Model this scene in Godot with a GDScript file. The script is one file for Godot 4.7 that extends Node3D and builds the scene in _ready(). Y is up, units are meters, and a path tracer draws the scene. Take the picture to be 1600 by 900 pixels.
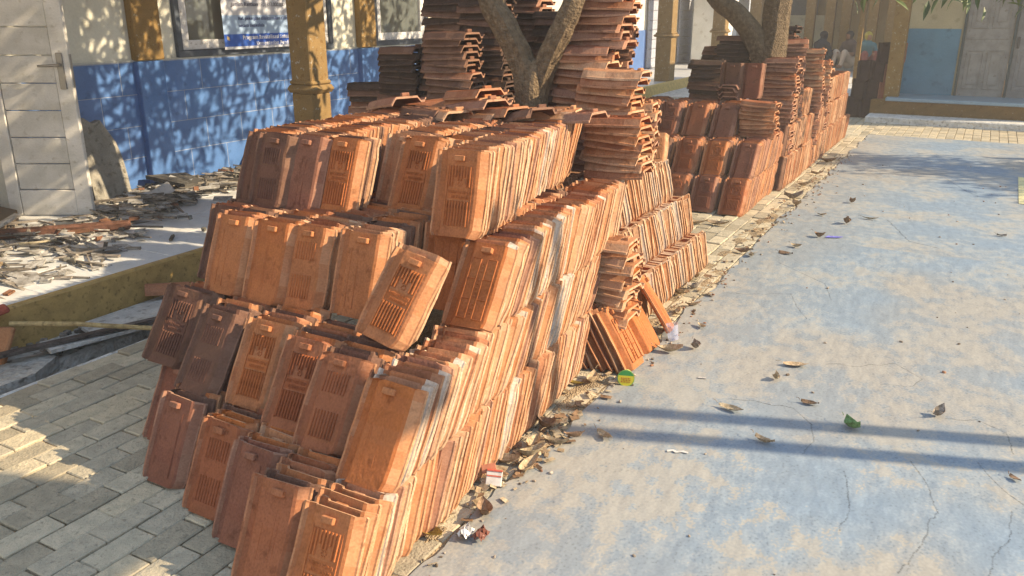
extends Node3D
# ---------------------------------------------------------------- helpers
var rng := RandomNumberGenerator.new()
var used := {}
var M := {}
var ONES := ["zeroth", "first", "second", "third", "fourth", "fifth", "sixth", "seventh", "eighth", "ninth", "tenth", "eleventh", "twelfth", "thirteenth", "fourteenth", "fifteenth", "sixteenth", "seventeenth", "eighteenth", "nineteenth"]

func ordw(n: int) -> String:
	if n < 20: return ONES[n]
	var tens = ["", "", "twenty", "thirty", "forty", "fifty", "sixty", "seventy", "eighty"]
	if n % 10 == 0: return ["", "", "twentieth", "thirtieth", "fortieth", "fiftieth", "sixtieth", "seventieth", "eightieth"][n / 10]
	return tens[n / 10] + "-" + ONES[n % 10]

func numbered(called: String) -> String:
	var k: int = used.get(called, 0)
	used[called] = k + 1
	return called if k == 0 else "%s_%03d" % [called, k]

func thing(called, label, category, at := Vector3.ZERO, turn := 0.0, group := "") -> Node3D:
	var o := Node3D.new()
	o.name = numbered(called); add_child(o, true)
	o.position = at; o.rotation.y = turn
	tag(o, label, category, group)
	return o

func tag(o: Node, label, category, group = ""):
	o.set_meta("label", label)
	if category != "": o.set_meta("category", category)
	if group != "": o.set_meta("group", group)

func obj(called: String, mesh: Mesh, m: Material, parent: Node = null) -> MeshInstance3D:
	var o := MeshInstance3D.new()
	o.mesh = mesh
	o.material_override = m
	if parent == null:
		o.name = numbered(called); add_child(o, true)
	else:
		o.name = called; parent.add_child(o, true)
	return o

func struct(called, mesh, m, parent = null) -> MeshInstance3D:
	var o := obj(called, mesh, m, parent)
	if parent == null: o.set_meta("kind", "structure")
	return o

func begin() -> SurfaceTool:
	var st := SurfaceTool.new()
	st.begin(Mesh.PRIMITIVE_TRIANGLES)
	st.set_smooth_group(-1)
	return st

func fin(st: SurfaceTool) -> ArrayMesh:
	st.generate_normals()
	return st.commit()

# corners run anticlockwise seen from outside
func quad(st: SurfaceTool, a: Vector3, b: Vector3, c: Vector3, d: Vector3, col := Color.WHITE):
	st.set_color(col)
	for v in [a, c, b, a, d, c]: st.add_vertex(v)

func tri(st: SurfaceTool, a: Vector3, b: Vector3, c: Vector3, col := Color.WHITE):
	st.set_color(col)
	for v in [a, c, b]: st.add_vertex(v)

# box with chamfered edges, given centre, size, transform
func box(st: SurfaceTool, c: Vector3, s: Vector3, col := Color.WHITE, ch := 0.0, xf := Transform3D.IDENTITY):
	var h = s * 0.5
	if ch <= 0.0:
		var p = []
		for i in 8: p.append(xf * (c + Vector3(h.x if i & 1 else -h.x, h.y if i & 2 else -h.y, h.z if i & 4 else -h.z)))
		quad(st, p[4], p[5], p[7], p[6], col); quad(st, p[1], p[0], p[2], p[3], col)
		quad(st, p[5], p[1], p[3], p[7], col); quad(st, p[0], p[4], p[6], p[2], col)
		quad(st, p[6], p[7], p[3], p[2], col); quad(st, p[0], p[1], p[5], p[4], col)
		return
	ch = min(ch, min(h.x, min(h.y, h.z)) * 0.9)
	# faces inset, then edges, then corners
	var f = func(sx, sy, sz, ax): # vertex on face of axis ax
		var v = Vector3(sx * (h.x - ch), sy * (h.y - ch), sz * (h.z - ch))
		v[ax] = [sx * h.x, sy * h.y, sz * h.z][ax]
		return xf * (c + v)
	for sg in [-1, 1]:
		var q = [f.call(sg, -1, -1, 0), f.call(sg, 1, -1, 0), f.call(sg, 1, 1, 0), f.call(sg, -1, 1, 0)]
		if sg < 0: q.reverse()
		quad(st, q[0], q[1], q[2], q[3], col)
		q = [f.call(-1, sg, -1, 1), f.call(-1, sg, 1, 1), f.call(1, sg, 1, 1), f.call(1, sg, -1, 1)]
		if sg < 0: q.reverse()
		quad(st, q[0], q[1], q[2], q[3], col)
		q = [f.call(-1, -1, sg, 2), f.call(1, -1, sg, 2), f.call(1, 1, sg, 2), f.call(-1, 1, sg, 2)]
		if sg < 0: q.reverse()
		quad(st, q[0], q[1], q[2], q[3], col)
	for a in [-1, 1]:
		for b in [-1, 1]:
			var q = [f.call(a, b, -1, 0), f.call(a, b, -1, 1), f.call(a, b, 1, 1), f.call(a, b, 1, 0)]
			if a * b < 0: q.reverse()
			quad(st, q[0], q[1], q[2], q[3], col)
			q = [f.call(a, -1, b, 2), f.call(a, -1, b, 0), f.call(a, 1, b, 0), f.call(a, 1, b, 2)]
			if a * b < 0: q.reverse()
			quad(st, q[0], q[1], q[2], q[3], col)
			q = [f.call(-1, a, b, 1), f.call(-1, a, b, 2), f.call(1, a, b, 2), f.call(1, a, b, 1)]
			if a * b < 0: q.reverse()
			quad(st, q[0], q[1], q[2], q[3], col)
	for a in [-1, 1]:
		for b in [-1, 1]:
			for e in [-1, 1]:
				var q = [f.call(a, b, e, 0), f.call(a, b, e, 1), f.call(a, b, e, 2)]
				if a * b * e < 0: q.reverse()
				tri(st, q[0], q[1], q[2], col)

func boxm(s: Vector3, ch := 0.0, c := Vector3.ZERO, col := Color.WHITE) -> ArrayMesh:
	var st := begin()
	box(st, c, s, col, ch)
	return fin(st)

func aabb(x0, x1, y0, y1, z0, z1, ch := 0.0) -> ArrayMesh:
	return boxm(Vector3(x1 - x0, y1 - y0, z1 - z0), ch, Vector3(x0 + x1, y0 + y1, z0 + z1) * 0.5)

func tube(st: SurfaceTool, pts: Array, rad: Array, sides := 12, col := Color.WHITE, ridge := 0.0, sd := 1.0):
	var rings = []
	var up := Vector3(0.3, 0.1, 1).normalized()
	for i in pts.size():
		var t: Vector3 = (pts[min(i + 1, pts.size() - 1)] - pts[max(i - 1, 0)]).normalized()
		var x: Vector3 = up.cross(t).normalized()
		var y: Vector3 = t.cross(x).normalized()
		up = y
		var ring = []
		for k in sides:
			var a = TAU * k / sides
			var r = rad[i] * (1.0 + ridge * (sin(a * 5.0 + sd + i * 0.12) * 0.5 + sin(a * 11.0 + sd * 3.1 - i * 0.09) * 0.5 + 0.3 * sin(i * 0.9 + a * 2.0 + sd)))
			ring.append(pts[i] + (x * cos(a) + y * sin(a)) * r)
		rings.append(ring)
	for i in pts.size() - 1:
		for k in sides:
			var n = (k + 1) % sides
			quad(st, rings[i][k], rings[i][n], rings[i + 1][n], rings[i + 1][k], col)
	for k in range(1, sides - 1):
		tri(st, rings[0][0], rings[0][k + 1], rings[0][k], col)
		var L = rings[-1]
		tri(st, L[0], L[k], L[k + 1], col)

func smooth_path(pts: Array, rad: Array, n: int) -> Array:
	var P = []; var R = []
	var m = pts.size()
	for i in n + 1:
		var u = float(i) / n * (m - 1)
		var k = min(int(u), m - 2)
		var f = u - k
		P.append(pts[k].cubic_interpolate(pts[k + 1], pts[max(k - 1, 0)], pts[min(k + 2, m - 1)], f))
		R.append(lerp(rad[k], rad[k + 1], f))
	return [P, R]

func lathe(st: SurfaceTool, prof: Array, sides := 20, col := Color.WHITE, xf := Transform3D.IDENTITY):
	for i in prof.size() - 1:
		for k in sides:
			var a = TAU * k / sides; var b = TAU * (k + 1) / sides
			var p: Vector2 = prof[i]; var q: Vector2 = prof[i + 1]
			quad(st, xf * Vector3(cos(b) * p.x, p.y, sin(b) * p.x), xf * Vector3(cos(a) * p.x, p.y, sin(a) * p.x), xf * Vector3(cos(a) * q.x, q.y, sin(a) * q.x), xf * Vector3(cos(b) * q.x, q.y, sin(b) * q.x), col)

# thin curved sheet: grid of points with thickness
func sheet(st: SurfaceTool, g: Array, th: float, col := Color.WHITE, col2 := Color.WHITE):
	var n = g.size(); var m = g[0].size()
	var d = Vector3(0, -th, 0)
	for i in n - 1:
		for j in m - 1:
			quad(st, g[i][j], g[i + 1][j], g[i + 1][j + 1], g[i][j + 1], col)
			quad(st, g[i][j + 1] + d, g[i + 1][j + 1] + d, g[i + 1][j] + d, g[i][j] + d, col2)
	for i in n - 1:
		quad(st, g[i][0] + d, g[i + 1][0] + d, g[i + 1][0], g[i][0], col2)
		quad(st, g[i][m - 1], g[i + 1][m - 1], g[i + 1][m - 1] + d, g[i][m - 1] + d, col2)
	for j in m - 1:
		quad(st, g[0][j], g[0][j + 1], g[0][j + 1] + d, g[0][j] + d, col2)
		quad(st, g[n - 1][j] + d, g[n - 1][j + 1] + d, g[n - 1][j + 1], g[n - 1][j], col2)

# ---------------------------------------------------------------- textures and materials
func nz(w: int, h: int, f: float, oct: int, sd: int, seamless := true, kind := FastNoiseLite.TYPE_SIMPLEX_SMOOTH) -> PackedByteArray:
	var n := FastNoiseLite.new()
	n.noise_type = kind; n.frequency = f; n.fractal_octaves = oct; n.seed = sd
	var im: Image = n.get_seamless_image(w, h) if seamless else n.get_image(w, h)
	im.convert(Image.FORMAT_L8)
	return im.get_data()

# albedo = mix(a, b, coarse) * fine grain, with stains towards c
func mix_tex(size: int, f1: float, f2: float, a: Color, b: Color, c: Color, stain: float, grain: float, sd: int) -> ImageTexture:
	var n1 := nz(size, size, f1, 4, sd)
	var n2 := nz(size, size, f2, 3, sd + 7)
	var n3 := nz(size, size, f1 * 2.3, 5, sd + 13)
	var out := PackedByteArray(); out.resize(size * size * 3)
	for i in size * size:
		var t = clampf((n1[i] - 60) / 135.0, 0, 1)
		var s = smoothstep(1.0 - stain, 1.12 - stain * 0.6, n3[i] / 255.0)
		var g = 1.0 + grain * (n2[i] - 128) / 128.0
		out[i * 3] = int(clampf(lerpf(lerpf(a.r, b.r, t), c.r, s) * g, 0, 1) * 255)
		out[i * 3 + 1] = int(clampf(lerpf(lerpf(a.g, b.g, t), c.g, s) * g, 0, 1) * 255)
		out[i * 3 + 2] = int(clampf(lerpf(lerpf(a.b, b.b, t), c.b, s) * g, 0, 1) * 255)
	var im := Image.create_from_data(size, size, false, Image.FORMAT_RGB8, out)
	im.generate_mipmaps()
	return ImageTexture.create_from_image(im)

func bump(size: int, f: float, oct: int, sd: int, strength: float) -> NoiseTexture2D:
	var n := FastNoiseLite.new()
	n.frequency = f; n.fractal_octaves = oct; n.seed = sd
	var t := NoiseTexture2D.new()
	t.width = size; t.height = size; t.seamless = true; t.noise = n; t.as_normal_map = true; t.bump_strength = strength
	return t

func mat(tex, rough: float, scale := 1.0, nrm = null, nscale := 1.0, vcol := false, tint := Color.WHITE) -> StandardMaterial3D:
	var m := StandardMaterial3D.new()
	m.albedo_color = tint
	if tex != null:
		m.albedo_texture = tex
		m.uv1_triplanar = true; m.uv1_world_triplanar = true
		m.uv1_scale = Vector3.ONE * scale
	if nrm != null:
		m.normal_enabled = true; m.normal_texture = nrm; m.normal_scale = nscale
	m.roughness = rough
	m.metallic_specular = 0.35
	m.vertex_color_use_as_albedo = vcol
	return m

func lin(r, g, b) -> Color: # a real-world linear base colour as the sRGB value albedo_color wants
	return Color(r, g, b).linear_to_srgb()

func make_materials():
	var w = Color.WHITE
	var claytex = mix_tex(1024, 0.006, 0.09, Color(1, 0.99, 0.98), Color(0.88, 0.88, 0.89), Color(0.76, 0.74, 0.73), 0.36, 0.14, 3)
	var cb = bump(512, 0.09, 4, 5, 3.0)
	M.clay = mat(claytex, 0.95, 1.1, cb, 0.3, true); M.clay.metallic_specular = 0.15
	M.paver = mat(mix_tex(1024, 0.01, 0.16, Color(0.76, 0.72, 0.63), Color(0.69, 0.66, 0.58), Color(0.60, 0.57, 0.50), 0.38, 0.11, 21), 0.93, 1.3, bump(512, 0.10, 4, 8, 5.0), 0.4, true)
	M.sand = mat(mix_tex(512, 0.012, 0.2, Color(0.68, 0.60, 0.48), Color(0.58, 0.51, 0.41), Color(0.48, 0.42, 0.34), 0.40, 0.20, 31), 0.97, 1.4, bump(512, 0.12, 4, 9, 10.0), 1.0)
	M.concrete = mat(mix_tex(512, 0.012, 0.15, Color(0.82, 0.82, 0.80), Color(0.74, 0.74, 0.72), Color(0.58, 0.57, 0.54), 0.40, 0.08, 41), 0.93, 0.9, bump(256, 0.08, 4, 10, 5.0), 0.6, true)
	M.plaster = mat(mix_tex(512, 0.006, 0.12, Color(1, 1, 0.98), Color(0.94, 0.94, 0.92), Color(0.88, 0.87, 0.84), 0.32, 0.03, 51), 0.85, 0.6, bump(256, 0.05, 3, 11, 2.0), 0.3, true)
	M.peel = mat(peel_tex(), 0.8, 1.6, null, 1.0, true)
	M.glaze = mat(mix_tex(512, 0.008, 0.1, Color(1, 1, 1), Color(0.93, 0.94, 0.95), Color(0.86, 0.87, 0.87), 0.32, 0.03, 61), 0.32, 0.9, null, 1.0, true)
	M.white_wood = mat(mix_tex(512, 0.01, 0.13, Color(0.88, 0.87, 0.85), Color(0.80, 0.79, 0.76), Color(0.72, 0.70, 0.65), 0.30, 0.05, 71), 0.6, 1.1, null, 1.0, true)
	M.wood = mat(mix_tex(512, 0.016, 0.12, Color(1, 1, 1), Color(0.7, 0.68, 0.66), Color(0.5, 0.48, 0.45), 0.4, 0.15, 81), 0.85, 1.4, null, 1.0, true)
	M.bark = mat(bark_tex(), 0.95, 2.2, bump(512, 0.05, 5, 12, 12.0), 1.0)
	M.paint = mat(mix_tex(512, 0.02, 0.15, Color(1, 1, 1), Color(0.9, 0.9, 0.9), Color(0.75, 0.75, 0.75), 0.36, 0.05, 91), 0.55, 1.0, null, 1.0, true)
	M.leaf = mat(mix_tex(256, 0.03, 0.1, Color(1, 1, 1), Color(0.72, 0.7, 0.66), Color(0.5, 0.45, 0.4), 0.38, 0.12, 95), 0.8, 7.0, null, 1.0, true)
	M.green = StandardMaterial3D.new()
	M.green.vertex_color_use_as_albedo = true; M.green.roughness = 0.5
	M.green.backlight_enabled = true; M.green.backlight = Color(0.12, 0.2, 0.03)
	M.cloth = mat(null, 0.9, 1.0, null, 1.0, true)
	M.metal = mat(null, 0.42, 1.0, null, 1.0, true); M.metal.metallic = 0.8
	M.gloss = mat(null, 0.25, 1.0, null, 1.0, true)
	M.glass = StandardMaterial3D.new()
	M.glass.transparency = BaseMaterial3D.TRANSPARENCY_ALPHA; M.glass.albedo_color = Color(0.75, 0.8, 0.8, 0.12); M.glass.roughness = 0.03
	M.film = StandardMaterial3D.new()
	M.film.transparency = BaseMaterial3D.TRANSPARENCY_ALPHA; M.film.albedo_color = Color(0.80, 0.84, 0.97, 0.28); M.film.roughness = 0.15

func peel_tex() -> ImageTexture: # paint with flaked spots that show pale undercoat
	var s := 512
	var a := nz(s, s, 0.018, 5, 301); var b := nz(s, s, 0.10, 3, 302); var c := nz(s, s, 0.008, 3, 303)
	var out := PackedByteArray(); out.resize(s * s * 3)
	for i in s * s:
		var g = 0.93 + 0.14 * (b[i] / 255.0 - 0.5) + 0.12 * (c[i] / 255.0 - 0.5)
		var col = Color(0.68, 0.57, 0.38)
		if a[i] > 186 and c[i] > 138: col = Color(0.80, 0.77, 0.70)
		elif a[i] > 180 and c[i] > 134: col = Color(0.55, 0.47, 0.35)
		elif a[i] < 66: col = Color(0.62, 0.49, 0.30)
		out[i * 3] = int(clampf(col.r * g, 0, 1) * 255); out[i * 3 + 1] = int(clampf(col.g * g, 0, 1) * 255); out[i * 3 + 2] = int(clampf(col.b * g, 0, 1) * 255)
	return ImageTexture.create_from_image(Image.create_from_data(s, s, false, Image.FORMAT_RGB8, out))

func bark_tex() -> ImageTexture:
	var s := 512
	var a := nz(s, s, 0.02, 5, 401); var b := nz(s, s, 0.12, 4, 402)
	var out := PackedByteArray(); out.resize(s * s * 3)
	for y in s:
		for x in s:
			var i = y * s + x
			var st = b[(y / 6 % s) * s + (x * 2) % s] / 255.0 # stretched along y
			var t = clampf(0.55 * st + 0.6 * a[i] / 255.0 - 0.1, 0, 1)
			var col = Color(0.24, 0.20, 0.15).lerp(Color(0.64, 0.56, 0.45), t)
			out[i * 3] = int(col.r * 255); out[i * 3 + 1] = int(col.g * 255); out[i * 3 + 2] = int(col.b * 255)
	return ImageTexture.create_from_image(Image.create_from_data(s, s, false, Image.FORMAT_RGB8, out))

# court: worn blue paint over grey-beige screed; noise is laid out in metres so that the two sheets join
func wnz(w: int, h: int, px: float, x0: float, z0: float, f: float, oct: int, sd: int) -> PackedByteArray:
	var n := FastNoiseLite.new()
	n.noise_type = FastNoiseLite.TYPE_SIMPLEX_SMOOTH; n.frequency = f * px; n.fractal_octaves = oct; n.seed = sd
	n.offset = Vector3(x0 / px, -z0 / px, 0)
	var im: Image = n.get_image(w, h, false, false, false)
	im.convert(Image.FORMAT_L8)
	return im.get_data()

func court_tex(CX0: float, CW: float, CZ0: float, CH: float, w: int, h: int) -> ImageTexture:
	var pxl = CW / w
	var big := wnz(w, h, pxl, CX0, CZ0, 0.45, 3, 501)
	var n1 := wnz(w, h, pxl, CX0, CZ0, 1.5, 7, 502)
	var n2 := wnz(w, h, pxl, CX0, CZ0, 9.0, 5, 503)
	var n3 := wnz(w, h, pxl, CX0, CZ0, 70.0, 2, 504)
	var blue := Color(0.565, 0.645, 0.72); var pale := Color(0.645, 0.68, 0.70)
	var sand := Color(0.70, 0.685, 0.645); var dust := Color(0.66, 0.65, 0.625)
	var out := PackedByteArray(); out.resize(w * h * 3)
	for y in h:
		var z = CZ0 - (y + 0.5) / h * CH
		var near = smoothstep(-4.0, -2.4, z)
		for x in w:
			var i = y * w + x
			var wx = CX0 + (x + 0.5) / w * CW
			var bg = big[i] / 255.0
			var a = n1[i] / 255.0; var b = n2[i] / 255.0; var c = n3[i] / 255.0
			var col = blue.lerp(pale, smoothstep(0.30, 0.68, a * 0.6 + bg * 0.45))
			var d = smoothstep(0.8, 0.0, wx + 1.25 + (a - 0.5) * 1.2) * 0.85
			col = col.lerp(dust, clampf(maxf(d, smoothstep(0.48, 0.66, bg) * 0.7), 0, 1))
			var f = a * 0.55 + b * 0.40 + (c - 0.5) * 0.14
			var th = 0.545 - 0.045 * near + 0.10 * (0.5 - bg)
			col = col.lerp(sand, smoothstep(th, th + 0.018, f) * (0.42 + 0.3 * near))
			col = col.lerp(blue * 0.94, smoothstep(th - 0.075, th - 0.095, f) * 0.4)
			if c > 0.68 and b > 0.46 and a > 0.42: col = col.lerp(sand, 0.45)
			if c < 0.24 and b < 0.45: col = col.darkened(0.10)
			var g = 0.86 + 0.08 * (c - 0.5) + 0.06 * (b - 0.5)
			out[i * 3] = int(clampf(col.r * g, 0, 1) * 255); out[i * 3 + 1] = int(clampf(col.g * g, 0, 1) * 255); out[i * 3 + 2] = int(clampf(col.b * g, 0, 1) * 255)
	var im := Image.create_from_data(w, h, false, Image.FORMAT_RGB8, out)
	# cracks in the screed
	var cracks = [[[-0.75, -3.2], [-0.63, -3.23], [-0.48, -3.24], [-0.39, -3.13], [-0.36, -3.0], [-0.38, -2.88]], [[-0.45, -3.78], [-0.31, -3.83], [-0.16, -3.93], [-0.05, -3.82], [-0.08, -3.71], [-0.2, -3.66]], [[0.06, -3.44], [0.18, -3.49], [0.28, -3.42], [0.29, -3.26]], [[0.19, -3.12], [0.21, -3.06], [0.27, -2.95], [0.4, -2.8]], [[-0.03, -3.02], [0.04, -2.87], [0.07, -2.71], [0.05, -2.5], [0.0, -2.3]], [[-1.13, -4.54], [-0.79, -4.72], [-0.72, -4.52], [-0.63, -4.34]], [[-1.0, -5.34], [-0.65, -5.01], [-0.57, -4.72]], [[0.29, -2.83], [0.27, -2.62], [0.22, -2.42], [0.24, -2.2]], [[-0.22, -2.82], [-0.17, -2.58], [-0.19, -2.45]], [[-0.5, -6.9], [-0.3, -6.3], [-0.1, -6.2]], [[-0.2, -9.0], [0.0, -8.4], [0.1, -8.2]]]
	for L in cracks:
		for k in L.size() - 1:
			var p = Vector2(L[k][0], L[k][1]); var q = Vector2(L[k + 1][0], L[k + 1][1])
			var n = int(p.distance_to(q) / 0.002)
			for s in n:
				var u = p.lerp(q, float(s) / n)
				var wi = clampi(int((CZ0 - u.y) / CH * h), 0, h - 1) * w + clampi(int((u.x - CX0) / CW * w), 0, w - 1)
				var wob = n2[wi] / 255.0 - 0.5
				var px = int((u.x + wob * 0.03 - CX0) / CW * w); var py = int((CZ0 - u.y - wob * 0.035) / CH * h)
				var k3 = n3[(s * 7) % (w * h)] / 255.0
				if px > 1 and px < w - 3 and py > 0 and py < h - 2:
					var cc = im.get_pixel(px, py)
					im.set_pixel(px, py, cc.darkened(maxf(0.0, 0.34 * k3 - 0.02 + 0.2 * wob))); im.set_pixel(px + 1, py, cc.darkened(maxf(0.0, 0.24 * k3 - 0.06 - 0.3 * wob)))
	im.generate_mipmaps()
	return ImageTexture.create_from_image(im)

# ---------------------------------------------------------------- roof tile
const TW := 0.108
const TL := 0.305
var tile_meshes := {}
var TINTS := {
	"orange": [Color(0.46, 0.158, 0.055), Color(0.58, 0.33, 0.185)],
	"red-brown": [Color(0.33, 0.110, 0.050), Color(0.50, 0.27, 0.155)],
	"brown": [Color(0.25, 0.100, 0.062), Color(0.46, 0.27, 0.18)],
	"pale": [Color(0.48, 0.22, 0.105), Color(0.62, 0.41, 0.26)],
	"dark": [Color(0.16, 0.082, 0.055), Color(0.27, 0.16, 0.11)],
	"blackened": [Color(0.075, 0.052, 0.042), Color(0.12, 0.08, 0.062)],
	"lime-stained": [Color(0.46, 0.18, 0.08), Color(0.62, 0.45, 0.32)]}

func bar(st, x0, x1, y0, y1, z, h, col):
	var i = min((x1 - x0), (y1 - y0)) * 0.3
	var a = Vector3(x0, y0, z); var b = Vector3(x1, y0, z); var c = Vector3(x1, y1, z); var d = Vector3(x0, y1, z)
	var e = Vector3(x0 + i, y0 + i, z + h); var f = Vector3(x1 - i, y0 + i, z + h); var g = Vector3(x1 - i, y1 - i, z + h); var k = Vector3(x0 + i, y1 - i, z + h)
	quad(st, e, f, g, k, col); quad(st, a, b, f, e, col); quad(st, b, c, g, f, col); quad(st, c, d, k, g, col); quad(st, d, a, e, k, col)

func tile_mesh(style: String, tint: String, v: int) -> ArrayMesh:
	var key = style + tint + str(v)
	if key in tile_meshes: return tile_meshes[key]
	var r := RandomNumberGenerator.new(); r.seed = hash(key)
	var face: Color = TINTS[tint][0]; var rim: Color = TINTS[tint][1]
	var prof = [Vector2(-TW, 0.014), Vector2(-0.100, 0.015), Vector2(-0.094, 0.005), Vector2(-0.074, 0.003), Vector2(-0.058, 0.024), Vector2(-0.052, 0.027), Vector2(0.062, 0.027), Vector2(0.071, 0.0225), Vector2(0.090, -0.003), Vector2(0.0955, -0.005)]
	var ys = [0.0, 0.008, 0.03, 0.075, 0.125, 0.175, 0.225, 0.27, 0.298, TL]
	var F = []; var B = []
	var bow = r.randf_range(-0.22, 0.22)
	var chipL = r.randf_range(0.012, 0.04) if r.randf() < 0.18 else 0.0
	var chipR = r.randf_range(0.012, 0.03) if r.randf() < 0.2 else 0.0
	var dust = []
	var dv = r.randf() * 0.3
	for k in ys.size():
		dv = clampf(dv + r.randf_range(-0.05, 0.05), 0.0, 0.34); dust.append(dv)
	for k in ys.size():
		var fr = []; var bk = []
		var jl = r.randf_range(-0.0016, 0.0016); var jr = r.randf_range(-0.0014, 0.0016)
		if k == ys.size() - 1: jl += chipL; jr += chipR
		elif k == ys.size() - 2: jl += chipL * 0.12; jr += chipR * 0.1
		if r.randf() < 0.06: jr += 0.005
		var il = [0.006, 0.001][k] if k < 2 else (0.0012 if k == ys.size() - 1 else 0.0)
		var ir = [0.022, 0.011, 0.002][k] if k < 3 else (0.0015 if k == ys.size() - 1 else 0.0)
		for i in prof.size():
			var p: Vector2 = prof[i]
			var u = float(i) / (prof.size() - 1)
			var x = p.x + lerpf(il + jl, -ir - jr, u)
			var y = ys[k] + (r.randf_range(-0.003, 0.0015) if k == ys.size() - 1 or k == 0 else 0.0)
			fr.append(Vector3(x, y, p.y + bow * pow(y - 0.15, 2.0) + r.randf_range(-0.0008, 0.0008)))
			var off = 0.0105 if i > 0 else 0.008
			bk.append(Vector3(x + (0.003 if i < 2 else 0.0), y, p.y - off + bow * pow(y - 0.15, 2.0)))
		F.append(fr); B.append(bk)
	var st := begin()
	var n = prof.size()
	for k in ys.size() - 1:
		for i in n - 1:
			var q = 1.0 + r.randf_range(-0.015, 0.015)
			var c = (face * q).lerp(rim * 0.8, dust[k] * (1.0 if tint != "blackened" else 0.4))
			if tint == "lime-stained" and (i >= 7 or i < 2): c = rim.lerp(Color(0.60, 0.54, 0.47), r.randf_range(0.1, 0.9))
			elif i >= 7 or i < 2: c = face.lerp(rim, r.randf_range(0.30, 0.72)) * q
			quad(st, F[k][i], F[k][i + 1], F[k + 1][i + 1], F[k + 1][i], c)
			quad(st, B[k][i + 1], B[k][i], B[k + 1][i], B[k + 1][i + 1], face * 0.92)
		quad(st, B[k][0], F[k][0], F[k + 1][0], B[k + 1][0], rim * r.randf_range(0.8, 1.0))
		quad(st, F[k][n - 1], B[k][n - 1], B[k + 1][n - 1], F[k + 1][n - 1], rim * r.randf_range(0.8, 1.0))
	var T = ys.size() - 1
	for i in n - 1:
		quad(st, F[T][i], F[T][i + 1], B[T][i + 1], B[T][i], rim * r.randf_range(0.9, 1.05))
		quad(st, B[0][i], B[0][i + 1], F[0][i + 1], F[0][i], rim * 0.85)
	# nib under the top edge
	var nx = r.randf_range(-0.012, 0.012)
	box(st, Vector3(nx, TL - 0.030, 0.033), Vector3(0.042, 0.020, 0.018), face.lerp(rim, 0.3), 0.0025)
	var z = 0.0272
	var ink = face * 1.0
	if style == "ribbed":
		for k in 8:
			var x0 = -0.045 + k * 0.0118
			bar(st, x0, x0 + 0.0078, 0.038, 0.128, z, 0.0068, ink)
			var lowy = 0.176 if (k < 2 or k > 5) else (0.192 + 0.012 * absf(k - 3.5))
			bar(st, x0, x0 + 0.0078, lowy, 0.250, z, 0.0068, ink)
		bar(st, -0.049, -0.0465, 0.034, 0.254, z, 0.003, ink); bar(st, 0.0505, 0.053, 0.034, 0.254, z, 0.003, ink)
		bar(st, -0.044, 0.048, 0.132, 0.170, z, 0.0024, ink)
		stamped(st, r, -0.040, 0.045, 0.153, 9, 0.0105, z + 0.0024, ink)
		stamped(st, r, -0.026, 0.042, 0.137, 7, 0.0105, z + 0.0024, ink)
		for a in 6: # embossed emblem
			bar(st, 0.002 + cos(a * 1.05) * 0.008 - 0.002, 0.002 + cos(a * 1.05) * 0.008 + 0.003, 0.184 + sin(a * 1.05) * 0.007, 0.189 + sin(a * 1.05) * 0.007, z, 0.003, ink)
	elif style == "panelled":
		for x in [-0.048, -0.013, 0.013, 0.050]: bar(st, x - 0.002, x + 0.002, 0.030, 0.245, z, 0.0032, ink)
		for y in [0.030, 0.100, 0.172, 0.245]:
			bar(st, -0.046, -0.015, y - 0.0018, y + 0.0018, z, 0.003, ink); bar(st, 0.015, 0.048, y - 0.0018, y + 0.0018, z, 0.003, ink)
		for k in 13: # letters stamped one above the other
			var y = 0.044 + k * 0.0148
			if k in [3, 9]: continue
			bar(st, -0.007 + r.randf_range(0, 0.003), -0.003, y, y + 0.010, z, 0.0022, ink)
			bar(st, -0.004, 0.007 - r.randf_range(0, 0.003), y + r.randf_range(0, 0.007), y + 0.010, z, 0.0022, ink)
	elif style == "faintly ribbed":
		for k in 8:
			var x0 = -0.045 + k * 0.0118
			bar(st, x0, x0 + 0.0062, 0.040, 0.125, z - 0.0003, 0.0030, ink)
			bar(st, x0, x0 + 0.0062, 0.180, 0.246, z - 0.0003, 0.0030, ink)
	else:
		for k in 3: # drag marks of the mould
			var x0 = r.randf_range(-0.04, 0.04)
			bar(st, x0, x0 + 0.002, 0.03, r.randf_range(0.15, 0.26), z - 0.0003, 0.001, ink)
	tile_meshes[key] = fin(st)
	return tile_meshes[key]

func stamped(st, r, x0, x1, y, n, h, z, col): # worn raised lettering, too worn to read
	var w = (x1 - x0) / n
	for k in n:
		var x = x0 + k * w
		bar(st, x, x + w * 0.28, y, y + h, z, 0.0022, col)
		bar(st, x + w * 0.3, x + w * 0.8, y + r.randf_range(0, h * 0.7), y + h * 0.3 + r.randf_range(0, h * 0.7), z, 0.0022, col)
		if r.randf() < 0.6: bar(st, x + w * 0.6, x + w * 0.82, y, y + h, z, 0.0022, col)

var cand := []
func pose(at: Vector3, yaw: float, lean: float, roll := 0.0) -> Transform3D: # degrees; lean tips the top away
	var b := Basis(Vector3.UP, deg_to_rad(yaw)) * Basis(Vector3.RIGHT, -deg_to_rad(lean)) * Basis(Vector3.BACK, deg_to_rad(roll))
	return Transform3D(b, at)

func put_tile(xf: Transform3D, pri: float, where: String, group: String, style := "", tint := "", v := -1):
	if style == "": style = ["ribbed", "plain", "faintly ribbed", "plain", "panelled"][rng.randi() % 5]
	if tint == "": tint = ["orange", "orange", "red-brown", "pale", "orange", "pale", "brown", "pale", "orange", "pale", "red-brown", "lime-stained"][rng.randi() % 12]
	if v < 0: v = rng.randi() % 4
	cand.append({xf = xf, pri = pri, label = style + " " + tint + " roof tile, " + where, group = group, mesh = tile_mesh(style, tint, v)})

func jit(a: float) -> float: return rng.randf_range(-a, a)

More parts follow.
